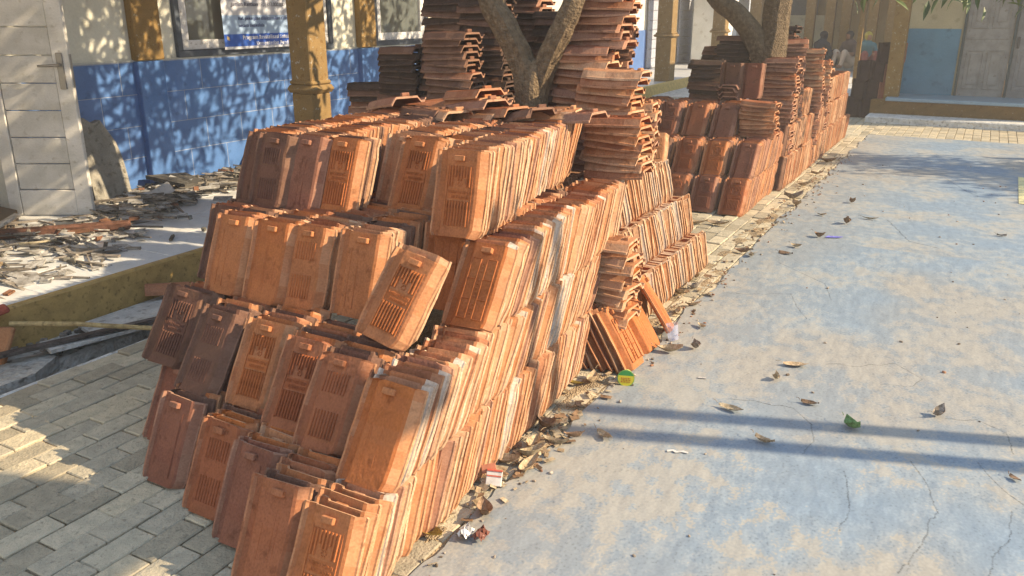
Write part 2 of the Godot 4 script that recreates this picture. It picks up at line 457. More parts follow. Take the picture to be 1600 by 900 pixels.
# a leaning column: n tiles one behind another from z back by pitch
func column(xc: float, y: float, z: float, lean: float, n: int, pitch: float, pri0: float, pri: float, where: String, group: String, first := [], drift := 0.0, yaw := 0.0, lean_end := -1.0, tints := []):
	var zz = z
	var gl = 0.0; var gx = 0.0; var gr = 0.0; var nextg = 4 + rng.randi() % 5
	for k in n:
		if k == nextg:
			gl = jit(3.2); gx = jit(0.011); gr = jit(1.6); nextg += 4 + rng.randi() % 8
		var ln = lean if lean_end < 0 else lerpf(lean, lean_end, smoothstep(0.0, 1.0, float(k) / max(1, n - 1)))
		var st = ""; var ti = ""
		if k < first.size(): st = first[k][0]; ti = first[k][1]
		elif tints.size() > 0: ti = tints[rng.randi() % tints.size()]
		var at = Vector3(xc + drift * k + gx + (jit(0.006) if k else 0.0), y + (jit(0.003) if k else 0.0), zz)
		var d2 = at.distance_squared_to(Vector3(0, 1.55, 0))
		put_tile(pose(at, yaw + jit(1.8), ln + gl + jit(1.4), gr + jit(1.3)), (pri0 if k == 0 else pri) / d2, ordw(k + 1) + " from front, " + where, group, st, ti)
		zz -= pitch * rng.randf_range(0.9, 1.1)
		if rng.randf() < 0.05: zz -= 0.012

# a flat stack: tiles lying one on another, long side towards yaw
func flat_stack(at: Vector3, yaw: float, n: int, pri: float, where: String, group: String, tints: Array, pitch := 0.036, mess := 4.0, flip := 0.0):
	var y = at.y
	var off = Vector3.ZERO
	var tw = 0.0
	for k in n:
		off += Vector3(jit(0.009), 0, jit(0.006)); off *= 0.93
		if rng.randf() < 0.16: tw = jit(9.0)
		var p = Vector3(at.x, y, at.z) + off
		var b = pose(Vector3.ZERO, yaw + tw + jit(mess), 90.0 + jit(3.0), jit(2.0))
		p += b.basis * Vector3(jit(0.008), -TL * 0.5 + jit(0.016), 0.012)
		b.origin = p
		var d2 = p.distance_squared_to(Vector3(0, 1.55, 0))
		put_tile(b, pri / d2, ordw(k + 1) + " from bottom, " + where.replace("in the ", ""), group, "", tints[rng.randi() % tints.size()])
		y += pitch * rng.randf_range(0.93, 1.07)

func commit_tiles():
	cand.sort_custom(func(a, b): return a.pri > b.pri)
	var st := begin()
	var keep = 300
	var rest = 0
	for i in cand.size():
		var c = cand[i]
		if i < keep:
			var o := obj("roof_tile", c.mesh, M.clay)
			o.transform = c.xf
			tag(o, c.label, "roof tile", c.group); o.set_meta("kind", "thing")
		else:
			st.append_from(c.mesh, 0, c.xf); rest += 1
	var s := MeshInstance3D.new()
	s.mesh = st.commit(); s.material_override = M.clay
	s.name = numbered("stacked_roof_tiles"); add_child(s, true)
	s.set_meta("kind", "stuff")
	tag(s, "further clay roof tiles filling the piles behind the front ones", "roof tiles")
	print("tiles ", cand.size(), " stuff ", rest)

# ---------------------------------------------------------------- scene
func _ready():
	rng.seed = 20251
	# camera, sky, sun, exposure
	var cam := Camera3D.new()
	cam.name = "camera"; add_child(cam)
	cam.position = Vector3(0, 1.55, 0)
	cam.rotation_degrees = Vector3(-18.5, 29.0, 0)
	cam.fov = 38.19; cam.near = 0.05; cam.far = 400.0
	cam.current = true
	var env := Environment.new()
	var sky := Sky.new()
	var sm := ProceduralSkyMaterial.new()
	sm.sky_top_color = Color(0.60, 0.68, 0.78); sm.sky_horizon_color = Color(0.92, 0.90, 0.86); sm.sky_curve = 0.12
	sm.ground_bottom_color = Color(0.36, 0.33, 0.29); sm.ground_horizon_color = Color(0.74, 0.74, 0.72)
	sm.sky_energy_multiplier = 1.0
	sky.sky_material = sm
	env.background_mode = Environment.BG_SKY; env.sky = sky
	env.tonemap_mode = Environment.TONE_MAPPER_LINEAR
	env.tonemap_exposure = 2.08
	env.sdfgi_enabled = true; env.ssao_enabled = true; env.ssil_enabled = true
	env.fog_enabled = true; env.fog_density = 0.007; env.fog_light_color = Color(0.86, 0.84, 0.80)
	var we := WorldEnvironment.new()
	we.name = "world_environment"; we.environment = env; add_child(we)
	var sun := DirectionalLight3D.new()
	sun.name = "sun"; sun.light_energy = 1.55; sun.light_color = Color(1.0, 0.90, 0.75)
	sun.light_angular_distance = 0.53; sun.shadow_enabled = true
	add_child(sun)
	var el = deg_to_rad(30.0); var az = deg_to_rad(19.0)
	var dir = Vector3(-cos(el) * cos(az), -sin(el), cos(el) * sin(az))
	sun.look_at_from_position(Vector3.ZERO, dir, Vector3.UP)

	make_materials()
	ground()
	veranda()
	school_building()
	end_building()
	far_buildings()
	trees()
	tile_piles()
	shade_casters()
	debris()
	litter()
	people()

# ---------------------------------------------------------------- ground
func ground():
	var st := begin()
	quad(st, Vector3(-60, -0.42, 40), Vector3(60, -0.42, 40), Vector3(60, -0.42, -90), Vector3(-60, -0.42, -90))
	struct("ground", fin(st), M.sand)
	# packed sand under the pavers
	var pave := Node3D.new()
	pave.name = "pavement"; add_child(pave); pave.set_meta("kind", "structure")
	obj("sand_bed", aabb(-3.47, 12.0, -0.40, -0.012, -15.2, 3.0), M.sand, pave)
	# block pavers in running bond, long side along the court
	var pm = []
	for v in 4:
		var s := begin()
		var c = [Color(0.96, 0.95, 0.93), Color(0.82, 0.82, 0.82), Color(1, 0.97, 0.91), Color(0.68, 0.67, 0.65)][v]
		box(s, Vector3(0, -0.03, 0), Vector3(0.1 - 0.0045, 0.06, 0.2 - 0.0045), c, 0.004)
		pm.append(fin(s))
	var cells = []
	for i in 24:
		for j in range(-20, 78):
			var x = -3.39 + i * 0.1
			var z = -0.2 * j + (0.1 if i % 2 else 0.0)
			if x > -1.16: continue
			if z > 2.8 or z < -15.0: continue
			if x > -2.5 and x < -1.6 and z < -1.95 and z > -4.8: continue
			if x > -2.3 and x < -1.75 and z < -7.2 and z > -11: continue
			cells.append(Vector3(x, 0, z))
	for i in 40: # paved strip beyond the court, stack bond
		for j in 20:
			cells.append(Vector3(-1.09 + i * 0.1, 0.0, -11.95 - j * 0.1 * 1.0 - 0.0))
	var rows = []
	for c in cells:
		var vis = 1.0
		if c.x > -2.3 and c.x < -1.55 and c.z < -1.9 and c.z > -4.9: vis = 0.02
		if c.x < -2.35 and c.z < -3.3 and c.z > -20: vis = 0.05
		if c.z > -0.9: vis = 0.001
		rows.append([vis / c.distance_squared_to(Vector3(0, 1.55, 0)), c])
	rows.sort_custom(func(a, b): return a[0] > b[0])
	var rest := begin()
	for k in rows.size():
		var c: Vector3 = rows[k][1]
		var far = c.z < -11.8 and c.x > -1.1
		var xf = Transform3D(Basis(Vector3.UP, jit(0.02)) * Basis(Vector3.RIGHT, jit(0.012)) * Basis(Vector3.BACK, jit(0.012)), c + Vector3(jit(0.002), -0.002 + jit(0.005), jit(0.002)))
		if far: xf = Transform3D(Basis().scaled(Vector3(1, 1, 0.485)), c + Vector3(0, -0.002 + jit(0.002), 0))
		var m = pm[rng.randi() % 4]
		if k < 300:
			var o := obj("paver", m, M.paver, pave)
			o.transform = xf
		else:
			rest.append_from(m, 0, xf)
	var r := MeshInstance3D.new()
	r.name = "pavers"; r.mesh = rest.commit(); r.material_override = M.paver
	pave.add_child(r, true); r.set_meta("kind", "stuff")
	# the painted court: one slab with a ragged edge
	var e := FastNoiseLite.new(); e.frequency = 1.6; e.fractal_octaves = 4; e.seed = 5
	var cb := bump(512, 0.06, 5, 77, 3.0)
	for part in [[0.6, -6.0, -1.3, 2.6, 0.2, 6.25, 1024, 2048], [-6.0, -11.85, -1.3, 3.0, -6.0, 6.0, 768, 1536]]:
		var cm := StandardMaterial3D.new()
		cm.albedo_texture = court_tex(part[2], part[3], part[4], part[5], part[6], part[7]); cm.roughness = 0.85; cm.metallic_specular = 0.3
		cm.normal_enabled = true; cm.normal_texture = cb; cm.normal_scale = 0.22
		st = begin()
		var n := 150
		var ed = []
		for i in n + 1:
			var z = lerpf(part[0], part[1], float(i) / n)
			ed.append(Vector3(-1.225 + e.get_noise_1d(z) * 0.05 + maxf(0, e.get_noise_1d(z * 3.0 + 50.0)) * 0.04, 0.004, z))
		for i in n:
			var a: Vector3 = ed[i]; var b: Vector3 = ed[i + 1]
			var xs = [-999.0, 0.0, 1.2, 14.0]
			for k in 3:
				var p = [a if k == 0 else Vector3(xs[k], 0.004, a.z), Vector3(xs[k + 1], 0.004, a.z), Vector3(xs[k + 1], 0.004, b.z), b if k == 0 else Vector3(xs[k], 0.004, b.z)]
				for q in [0, 2, 1, 0, 3, 2]:
					st.set_uv(Vector2((p[q].x - part[2]) / part[3], (part[4] - p[q].z) / part[5])); st.add_vertex(p[q])
			for v in [b, a, a + Vector3(-0.012, -0.06, 0), b, a + Vector3(-0.012, -0.06, 0), b + Vector3(-0.012, -0.06, 0)]:
				st.set_uv(Vector2(0.02, (part[4] - v.z) / part[5])); st.add_vertex(v)
		st.generate_normals(); st.generate_tangents()
		struct("sports_court", st.commit(), cm)
	# yellow boundary paint at the right
	st = begin()
	quad(st, Vector3(0.40, 0.008, -8.05), Vector3(0.60, 0.008, -8.0), Vector3(0.62, 0.008, -9.35), Vector3(0.42, 0.008, -9.4), Color(0.72, 0.66, 0.36))
	struct("court_line", fin(st), M.paint)
	# loose sand drifted along the pile foot and the edge of the slab
	st = begin()
	var g = []
	for i in 90:
		var row = []
		var z = -1.0 - i * 0.065
		for j in 6:
			var x = -1.42 + j * 0.045
			var hgt = 0.012 * sin(PI * j / 5.0) * (0.6 + e.get_noise_2d(z * 2.0, x * 4.0) * 1.6) - 0.006
			row.append(Vector3(x, hgt - 0.004, z))
		g.append(row)
	for i in 89:
		for j in 5: quad(st, g[i][j], g[i][j + 1], g[i + 1][j + 1], g[i + 1][j])
	var drift = struct("sand_drift", fin(st), M.sand)
	# drain: bed, far wall and slab shelf
	struct("drain_bed", aabb(-3.76, -3.47, -0.41, -0.30, -14, 3.0), M.concrete)
	struct("drain_kerb", aabb(-3.468, -3.445, -0.35, -0.006, -14, 3.0, 0.006), M.concrete)
	struct("drain_wall", aabb(-4.06, -3.76, -0.41, -0.075, -14, 3.0, 0.012), M.concrete)

func veranda():
	struct("veranda_slab", aabb(-6.02, -4.10, -0.4, 0.136, -9.6, 3.0), M.concrete)
	var k := begin()
	box(k, Vector3(-4.075, -0.12, -3.3), Vector3(0.05, 0.548, 12.6), Color(0.46, 0.31, 0.11), 0.01)
	var vk = struct("veranda_kerb", fin(k), M.paint)
	# glazed floor tiles
	var fl := Node3D.new()
	fl.name = "veranda_floor"; add_child(fl); fl.set_meta("kind", "structure")
	var tm = []
	for v in 3: tm.append(boxm(Vector3(0.377, 0.014, 0.397), 0.003, Vector3.ZERO, [Color(0.70, 0.71, 0.70), Color(0.64, 0.65, 0.64), Color(0.72, 0.72, 0.69)][v]))
	for i in 5:
		for j in 22:
			var o := obj("floor_tile", tm[rng.randi() % 3], M.glaze, fl)
			o.position = Vector3(-4.29 - i * 0.38, 0.143 + jit(0.0008), 0.2 - j * 0.4)

# ---------------------------------------------------------------- left building
const WX := -5.98
func school_building():
	var b := thing("school_building", "long cream school building with blue tiled lower wall along the veranda", "building", Vector3.ZERO)
	var cream = Color(0.78, 0.78, 0.70)
	# wall in pieces that leave door and windows open
	var holes = [[-2.2, -3.38, 0.14, 2.2], [-4.97, -6.93, 1.16, 2.4], [-7.62, -8.66, 1.16, 2.4]] # z0,z1,y0,y1
	var zs = [3.0, -2.2, -3.38, -4.97, -6.93, -7.62, -8.66, -9.6]
	var st := begin()
	for i in zs.size() - 1:
		var hole = null
		for h in holes:
			if absf(h[0] - zs[i]) < 0.001: hole = h
		var zc = (zs[i] + zs[i + 1]) / 2; var zl = zs[i] - zs[i + 1]
		if hole == null: box(st, Vector3(WX - 0.075, 1.6, zc), Vector3(0.15, 3.0, zl), cream)
		else:
			if hole[2] > 0.3: box(st, Vector3(WX - 0.075, (0.1 + hole[2]) / 2, zc), Vector3(0.15, hole[2] - 0.1, zl), cream)
			box(st, Vector3(WX - 0.075, (hole[3] + 3.1) / 2, zc), Vector3(0.15, 3.1 - hole[3], zl), cream)
	obj("wall", fin(st), M.plaster, b)
	# room behind
	st = begin()
	box(st, Vector3(-9.2, 1.5, -3.3), Vector3(0.1, 3.2, 12.7), Color(0.72, 0.62, 0.36))
	box(st, Vector3(-7.6, 0.07, -3.3), Vector3(3.1, 0.1, 12.7), Color(0.4, 0.38, 0.35))
	box(st, Vector3(-7.65, 1.6, -9.55), Vector3(3.0, 3.0, 0.1), Color(0.7, 0.62, 0.4))
	box(st, Vector3(-7.65, 1.6, -7.3), Vector3(3.0, 3.0, 0.1), Color(0.72, 0.62, 0.36))
	box(st, Vector3(-7.65, 1.6, 2.9), Vector3(3.0, 3.0, 0.1), Color(0.7, 0.62, 0.4))
	obj("classroom_wall", fin(st), M.plaster, b)
	st = begin()
	var rz = [3.2, -9.7]
	var rp = [Vector3(-3.75, 3.15, 0), Vector3(-3.75, 3.25, 0), Vector3(-6.9, 4.15, 0), Vector3(-9.6, 3.4, 0), Vector3(-9.6, 3.3, 0), Vector3(-6.9, 4.02, 0)]
	for i in 6:
		var a = rp[i]; var c = rp[(i + 1) % 6]
		quad(st, a + Vector3(0, 0, rz[0]), a + Vector3(0, 0, rz[1]), c + Vector3(0, 0, rz[1]), c + Vector3(0, 0, rz[0]), Color(0.42, 0.2, 0.12))
	for z in rz: 
		quad(st, rp[0] + Vector3(0, 0, z), rp[1] + Vector3(0, 0, z), rp[2] + Vector3(0, 0, z), rp[5] + Vector3(0, 0, z), Color(0.42, 0.2, 0.12))
		quad(st, rp[5] + Vector3(0, 0, z), rp[2] + Vector3(0, 0, z), rp[3] + Vector3(0, 0, z), rp[4] + Vector3(0, 0, z), Color(0.42, 0.2, 0.12))
	obj("roof", fin(st), M.paint, b)
	# blue wall tiles, four rows, half-bond; grout behind
	var blues = [Color(0.105, 0.215, 0.48), Color(0.097, 0.205, 0.465), Color(0.112, 0.222, 0.49), Color(0.101, 0.21, 0.475)]
	st = begin(); box(st, Vector3(WX + 0.006, 0.655, -6.46), Vector3(0.012, 1.01, 6.16), Color(0.38, 0.43, 0.55))
	obj("grout", fin(st), M.plaster, b)
	var bm = []; var hm = []
	for c in blues:
		bm.append(boxm(Vector3(0.012, 0.2455, 0.3955), 0.002, Vector3.ZERO, c)); hm.append(boxm(Vector3(0.012, 0.2455, 0.1955), 0.002, Vector3.ZERO, c))
	for r in 4:
		for k in 16:
			var z = -3.60 - k * 0.4 - (0.2 if r % 2 else 0.0)
			if z < -9.5: continue
			var o := obj("wall_tile", bm[rng.randi() % 4], M.glaze, b)
			o.position = Vector3(WX + 0.008 + jit(0.0006), 0.275 + r * 0.25, z)
	st = begin(); box(st, Vector3(WX + 0.01, 1.163, -6.35), Vector3(0.02, 0.012, 6.4), Color(0.6, 0.62, 0.6)); obj("dado_cap", fin(st), M.plaster, b)
	# pilasters
	for z in [-4.66, -7.46]:
		st = begin()
		box(st, Vector3(WX + 0.04, 2.13, z), Vector3(0.08, 1.93, 0.26), Color(0.72, 0.68, 0.58), 0.006)
		obj("pilaster", fin(st), M.peel, b)
		st = begin()
		box(st, Vector3(WX + 0.035, 0.66, z), Vector3(0.07, 0.995, 0.25), blues[1], 0.006)
		obj("pilaster_base", fin(st), M.glaze, b)
	# windows: dark outer frame, white sashes, glass
	window(b, -4.97, -6.93, 1.165, 2.4, 3)
	window(b, -7.62, -8.66, 1.165, 2.4, 1)
	# green curtain beyond the second window
	st = begin()
	var g = []
	for i in 24:
		var row = []
		for j in 2: row.append(Vector3(WX - 0.3 + 0.02 * sin(i * 1.1), 2.35 - j * 1.1, -8.72 - i * 0.02))
		g.append(row)
	# things leaning inside the room, seen through the panes
	st = begin()
	for k in 7: tube(st, [Vector3(-7.9 - k * 0.05, 0.2, -5.2 - k * 0.33), Vector3(-8.8, 1.7 + jit(0.2), -5.9 - k * 0.31)], [0.016, 0.016], 6, Color(0.34, 0.25, 0.14))
	box(st, Vector3(-7.3, 0.75, -5.6), Vector3(0.6, 0.9, 0.9), Color(0.15, 0.11, 0.08), 0.01)
	box(st, Vector3(-7.4, 0.75, -8.4), Vector3(0.5, 0.9, 0.6), Color(0.3, 0.24, 0.14), 0.01)
	var jt := obj("stored_timber", fin(st), M.wood); tag(jt, "dark timber and poles stored inside the room behind the windows", "timber")
	# open door leaf
	door_leaf(Vector3(-5.97, 0.155, -3.36), 0.60)
	# banner on the wall over the windows
	banner()
	# veranda columns
	for k in 1:
		col_post(Vector3(-4.20, 0.15, -4.62), 0.185, "yellow veranda column with flaking paint beside the banner")

func window(b: Node3D, z0: float, z1: float, y0: float, y1: float, panes: int):
	var st := begin()
	var dk = Color(0.08, 0.10, 0.13)
	var x = WX - 0.03
	box(st, Vector3(x + 0.02, y0 + 0.03, (z0 + z1) / 2), Vector3(0.10, 0.055, z0 - z1), dk, 0.004)
	box(st, Vector3(x + 0.02, y1 - 0.03, (z0 + z1) / 2), Vector3(0.10, 0.055, z0 - z1), dk, 0.004)
	for z in [z0 - 0.0275, z1 + 0.0275]: box(st, Vector3(x + 0.02, (y0 + y1) / 2, z), Vector3(0.098, y1 - y0 - 0.116, 0.055), dk, 0.004)
	var fr := obj("window", fin(st), M.paint, b)
	var w = (z0 - z1 - 0.112) / panes
	for k in panes:
		var a = z0 - 0.056 - k * w; var c = a - w
		if k == 1:  # middle sash is missing: only a post
			st = begin(); box(st, Vector3(x, (y0 + y1) / 2, a - 0.03), Vector3(0.05, y1 - y0 - 0.12, 0.05), dk, 0.003); obj("mullion", fin(st), M.paint, fr)
			continue
		st = begin()
		var wt = Color(0.74, 0.75, 0.76)
		var yb = y0 + 0.06; var yt = y1 - 0.06
		box(st, Vector3(x + 0.03, yb + 0.04, (a + c) / 2), Vector3(0.04, 0.08, w - 0.008), wt, 0.004)
		box(st, Vector3(x + 0.03, yt - 0.04, (a + c) / 2), Vector3(0.04, 0.08, w - 0.008), wt, 0.004)
		for z in [a - 0.044, c + 0.044]: box(st, Vector3(x + 0.03, (yb + yt) / 2, z), Vector3(0.038, yt - yb - 0.164, 0.08), wt, 0.004)
		obj("sash", fin(st), M.paint, fr)
		obj("pane", aabb(x + 0.018, x + 0.022, yb + 0.08, yt - 0.08, c + 0.08, a - 0.08), M.glass, fr)

func door_leaf(at: Vector3, w: float):
	var d := thing("door_leaf", "weathered white plank door standing open by the blue tiled wall", "door", at, deg_to_rad(29.0))
	var st := begin()
	var c = Color(0.95, 0.95, 0.93)
	box(st, Vector3(0.05, 1.0, 0), Vector3(0.09, 2.0, 0.04), c, 0.004)
	box(st, Vector3(w - 0.055, 1.0, 0), Vector3(0.11, 2.0, 0.04), c, 0.004)
	box(st, Vector3(w / 2 - 0.005, 0.09, 0), Vector3(w - 0.21, 0.18, 0.038), c, 0.004)
	box(st, Vector3(w / 2 - 0.005, 1.93, 0), Vector3(w - 0.21, 0.14, 0.038), c, 0.004)
	obj("door_frame", fin(st), M.white_wood, d)
	for k in 9:
		st = begin()
		var q = 0.88 + jit(0.07)
		box(st, Vector3(w / 2 - 0.005, 0.275 + k * 0.184, 0), Vector3(w - 0.216, 0.178, 0.024), Color(q, q, q * 0.97), 0.004)
		obj("door_plank", fin(st), M.white_wood, d)
	st = begin()
	box(st, Vector3(w - 0.06, 1.0, 0.025), Vector3(0.045, 0.24, 0.012), Color(0.24, 0.23, 0.21), 0.004)
	tube(st, [Vector3(w - 0.06, 1.04, 0.03), Vector3(w - 0.062, 1.04, 0.065), Vector3(w - 0.09, 1.04, 0.07), Vector3(w - 0.19, 1.035, 0.07)], [0.011, 0.011, 0.010, 0.008], 8, Color(0.24, 0.23, 0.21))
	obj("handle", fin(st), M.metal, d)
	st = begin(); box(st, Vector3(w + 0.002, 1.0, 0), Vector3(0.006, 0.22, 0.025), Color(0.3, 0.29, 0.27), 0.001); obj("lock_plate", fin(st), M.metal, d)

func label_text(parent, s: String, y: float, z: float, size: float, col: Color, x: float, bold := false, align := HORIZONTAL_ALIGNMENT_LEFT, width := 0.0):
	var t := TextMesh.new()
	var f := SystemFont.new(); f.font_names = PackedStringArray(["Droid Sans"]); f.font_weight = 700 if bold else 400
	t.font = f; t.font_size = 32; t.pixel_size = size / 32.0; t.depth = 0.001; t.text = s
	t.horizontal_alignment = align
	var m := StandardMaterial3D.new(); m.albedo_color = col; m.roughness = 0.6
	var o := obj("lettering", t, m, parent)
	o.position = Vector3(x, y, z); o.rotation.y = PI / 2

func banner():
	var b := thing("printed_banner", "white and blue printed project banner hung across the window", "banner", Vector3(WX + 0.075, 0, 0))
	var z0 = -5.44; var w = 1.16; var y0 = 1.215; var h = 0.80
	var n = 24
	var gx = func(u, v): return 0.012 * sin(u * 9.0) * (1.0 - v) + 0.012 * (1 - v) * u
	var part = func(called, v0, v1, col, off):
		var st := begin()
		var g = []
		for i in n + 1:
			var row = []
			for j in 2:
				var u = float(i) / n
				var v = [v1, v0][j]
				row.append(Vector3(gx.call(u, v) + off, y0 + h * v, z0 - w * u))
			g.append(row)
		for i in n:
			quad(st, g[i][1], g[i + 1][1], g[i + 1][0], g[i][0], col)
		obj(called, fin(st), M.gloss, b)
	part.call("sheet", 0.0, 1.0, Color(0.62, 0.65, 0.72), 0.0)
	part.call("pale_band", 0.16, 0.36, Color(0.36, 0.50, 0.72), 0.0015)
	part.call("blue_band", 0.03, 0.16, Color(0.05, 0.13, 0.52), 0.003)
	var st := begin() # gold swoosh in the lower corner
	for i in 10:
		var u0 = i / 10.0; var u1 = (i + 1) / 10.0
		var ya = func(u): return y0 + 0.115 - 0.09 * pow(u, 0.7)
		var th = func(u): return 0.03 * (1 - u) + 0.002
		quad(st, Vector3(0.008, ya.call(u0) - th.call(u0), z0 - 0.03 - 0.34 * u0), Vector3(0.008, ya.call(u1) - th.call(u1), z0 - 0.03 - 0.34 * u1), Vector3(0.008, ya.call(u1), z0 - 0.03 - 0.34 * u1), Vector3(0.008, ya.call(u0), z0 - 0.03 - 0.34 * u0), Color(0.62, 0.47, 0.2))
	obj("gold_swoosh", fin(st), M.gloss, b)
	var ink = Color(0.10, 0.13, 0.30)
	var L = [[1.93, "Lokasi", "Kec. Negeri Lama"], [1.86, "Pelaksana", "P2SP SPP Negeri Lama"], [1.79, "Waktu Pelaksanaan", "120 Hari Kalender (Tanggal 22 Juli -"], [1.725, "", "21 November 2025)"], [1.66, "Sumber Dana", "APBN Tahun Anggaran 2025"], [1.595, "Jumlah Bantuan", "Rp. 383.000.000"]]
	for l in L:
		if l[1] != "": label_text(b, l[1], l[0], z0 - 0.10, 0.042, ink, 0.016, true)
		label_text(b, l[2], l[0], z0 - 0.46, 0.042, ink, 0.016)
	label_text(b, "Hal. pekerjaan dilaksanakan di lingkungan sekolah", 1.475, z0 - 0.17, 0.038, Color(0.1, 0.18, 0.42), 0.016, true)
	label_text(b, "secara swakelola", 1.415, z0 - 0.17, 0.038, Color(0.1, 0.18, 0.42), 0.016, true)
	label_text(b, "Program Revitalisasi Satuan Pendidikan", 1.312, z0 - 0.20, 0.046, Color(0.9, 0.92, 0.96), 0.018, true)
	label_text(b, "Kementerian Pendidikan Indonesia", 1.258, z0 - 0.36, 0.046, Color(0.9, 0.92, 0.96), 0.018, true)

func col_post(at: Vector3, w: float, label: String, h := 2.7):
	var c := thing("veranda_column", label, "column", at, 0.0, "yellow veranda columns")
	var st := begin()
	var k = Color(0.66, 0.64, 0.62)
	box(st, Vector3(0, 0.42, 0), Vector3(w * 1.04, 0.84, w * 1.04), k, 0.008)
	box(st, Vector3(0, (0.9 + h) / 2, 0), Vector3(w, h - 0.9, w), k, 0.008)
	obj("shaft", fin(st), M.peel, c)
	st = begin()
	box(st, Vector3(0, 0.868, 0), Vector3(w * 1.36, 0.055, w * 1.36), k, 0.024)
	box(st, Vector3(0, 0.912, 0), Vector3(w * 1.14, 0.03, w * 1.14), k, 0.01)
	obj("ring_moulding", fin(st), M.peel, c)
	return c

# ---------------------------------------------------------------- building at the end of the court
func end_building():
	var b := thing("classroom_block", "yellow classroom block with pale blue lower wall and white panelled doors", "building", Vector3.ZERO)
	var Z = -14.4
	var tan = Color(0.52, 0.44, 0.28)
	obj("plinth", boxm(Vector3(4.75, 0.40, 5.0), 0.01, Vector3(0.925, 0.09, -16.1), Color(0.50, 0.45, 0.38)), M.peel, b)
	obj("porch_floor", boxm(Vector3(4.5, 0.05, 0.9), 0.008, Vector3(1.0, 0.302, -14.02), Color(0.26, 0.36, 0.42)), M.glaze, b)
	var st := begin()
	for q in [[-1.25, -0.395], [0.915, 0.93], [0.9, 3.2]]: box(st, Vector3((q[0] + q[1]) / 2, 1.7, Z - 0.1), Vector3(q[1] - q[0], 2.8, 0.2), tan)
	box(st, Vector3(0.24, 2.75, Z - 0.1), Vector3(1.3, 0.7, 0.2), tan)
	box(st, Vector3(-1.2, 1.7, Z - 2.4), Vector3(0.15, 2.8, 4.4), tan)
	obj("wall", fin(st), M.plaster, b)
	st = begin()
	box(st, Vector3(-0.80, 0.80, Z + 0.006), Vector3(0.75, 0.96, 0.012), Color(0.16, 0.29, 0.38), 0.002)
	obj("blue_dado", fin(st), M.plaster, b)
	st = begin(); box(st, Vector3(-1.16, 0.80, Z + 0.2), Vector3(0.06, 0.96, 0.36), Color(0.22, 0.38, 0.50), 0.004)
	obj("dado_return", fin(st), M.plaster, b)
	# corner column
	st = begin()
	box(st, Vector3(-1.20, 1.7, -13.86), Vector3(0.20, 3.0, 0.24), Color(0.72, 0.68, 0.58), 0.008)
	obj("corner_column", fin(st), M.peel, b)
	# roof slab and eave
	st = begin()
	box(st, Vector3(0.95, 3.25, -15.3), Vector3(5.0, 0.12, 4.6), Color(0.5, 0.26, 0.16), 0.01, Transform3D(Basis(), Vector3.ZERO))
	obj("roof", fin(st), M.paint, b)
	# doors: frame, two leaves; second doorway further right
	var dx = [[-0.37, 0.25], [0.28, 0.90]]
	for k in 2:
		st = begin()
		var dk = Color(0.10, 0.12, 0.11)
		box(st, Vector3(dx[k][0] - 0.012, 1.35, Z + 0.01), Vector3(0.035, 2.06, 0.06), dk, 0.003)
		box(st, Vector3(dx[k][1] + 0.012, 1.35, Z + 0.012), Vector3(0.03, 2.06, 0.06), dk, 0.003)
		var w = dx[k][1] - dx[k][0]
		var f := obj("door_frame", fin(st), M.paint, b)
		st = begin()
		var c = [Color(0.46, 0.44, 0.41), Color(0.40, 0.39, 0.38)][k]
		box(st, Vector3((dx[k][0] + dx[k][1]) / 2, 1.34, Z - 0.02), Vector3(w - 0.015, 2.04, 0.03), c, 0.003)
		for px in [0.28, 0.72]:
			for py in [[0.44, 0.98], [1.30, 2.10]]:
				var cx = dx[k][0] + w * px
				for e in [-1, 1]: box(st, Vector3(cx + e * w * 0.17, (py[0] + py[1]) / 2, Z), Vector3(0.018, py[1] - py[0], 0.018), c, 0.004)
				for y in py: box(st, Vector3(cx, y, Z + 0.001), Vector3(w * 0.34 + 0.02, 0.018, 0.018), c, 0.004)
				box(st, Vector3(cx, (py[0] + py[1]) / 2, Z - 0.002), Vector3(w * 0.2, (py[1] - py[0]) * 0.8, 0.014), c, 0.006)
		box(st, Vector3((dx[k][0] + dx[k][1]) / 2, 1.15, Z), Vector3(w * 0.9, 0.02, 0.012), c, 0.004)
		obj("door", fin(st), M.white_wood, b)
		if k == 1:
			st = begin(); box(st, Vector3(dx[k][0] + 0.05, 1.1, Z + 0.016), Vector3(0.03, 0.16, 0.02), Color(0.12, 0.11, 0.1), 0.003)
			obj("bolt", fin(st), M.metal, b)
	struct("front_step", aabb(-1.45, 7.6, -0.1, 0.09, -13.62, -13.15, 0.012), M.concrete)
	# courtyard slab behind, to the hall
	struct("courtyard_floor", aabb(-9, -1.3, -0.2, 0.02, -24.2, -15.2), M.concrete)

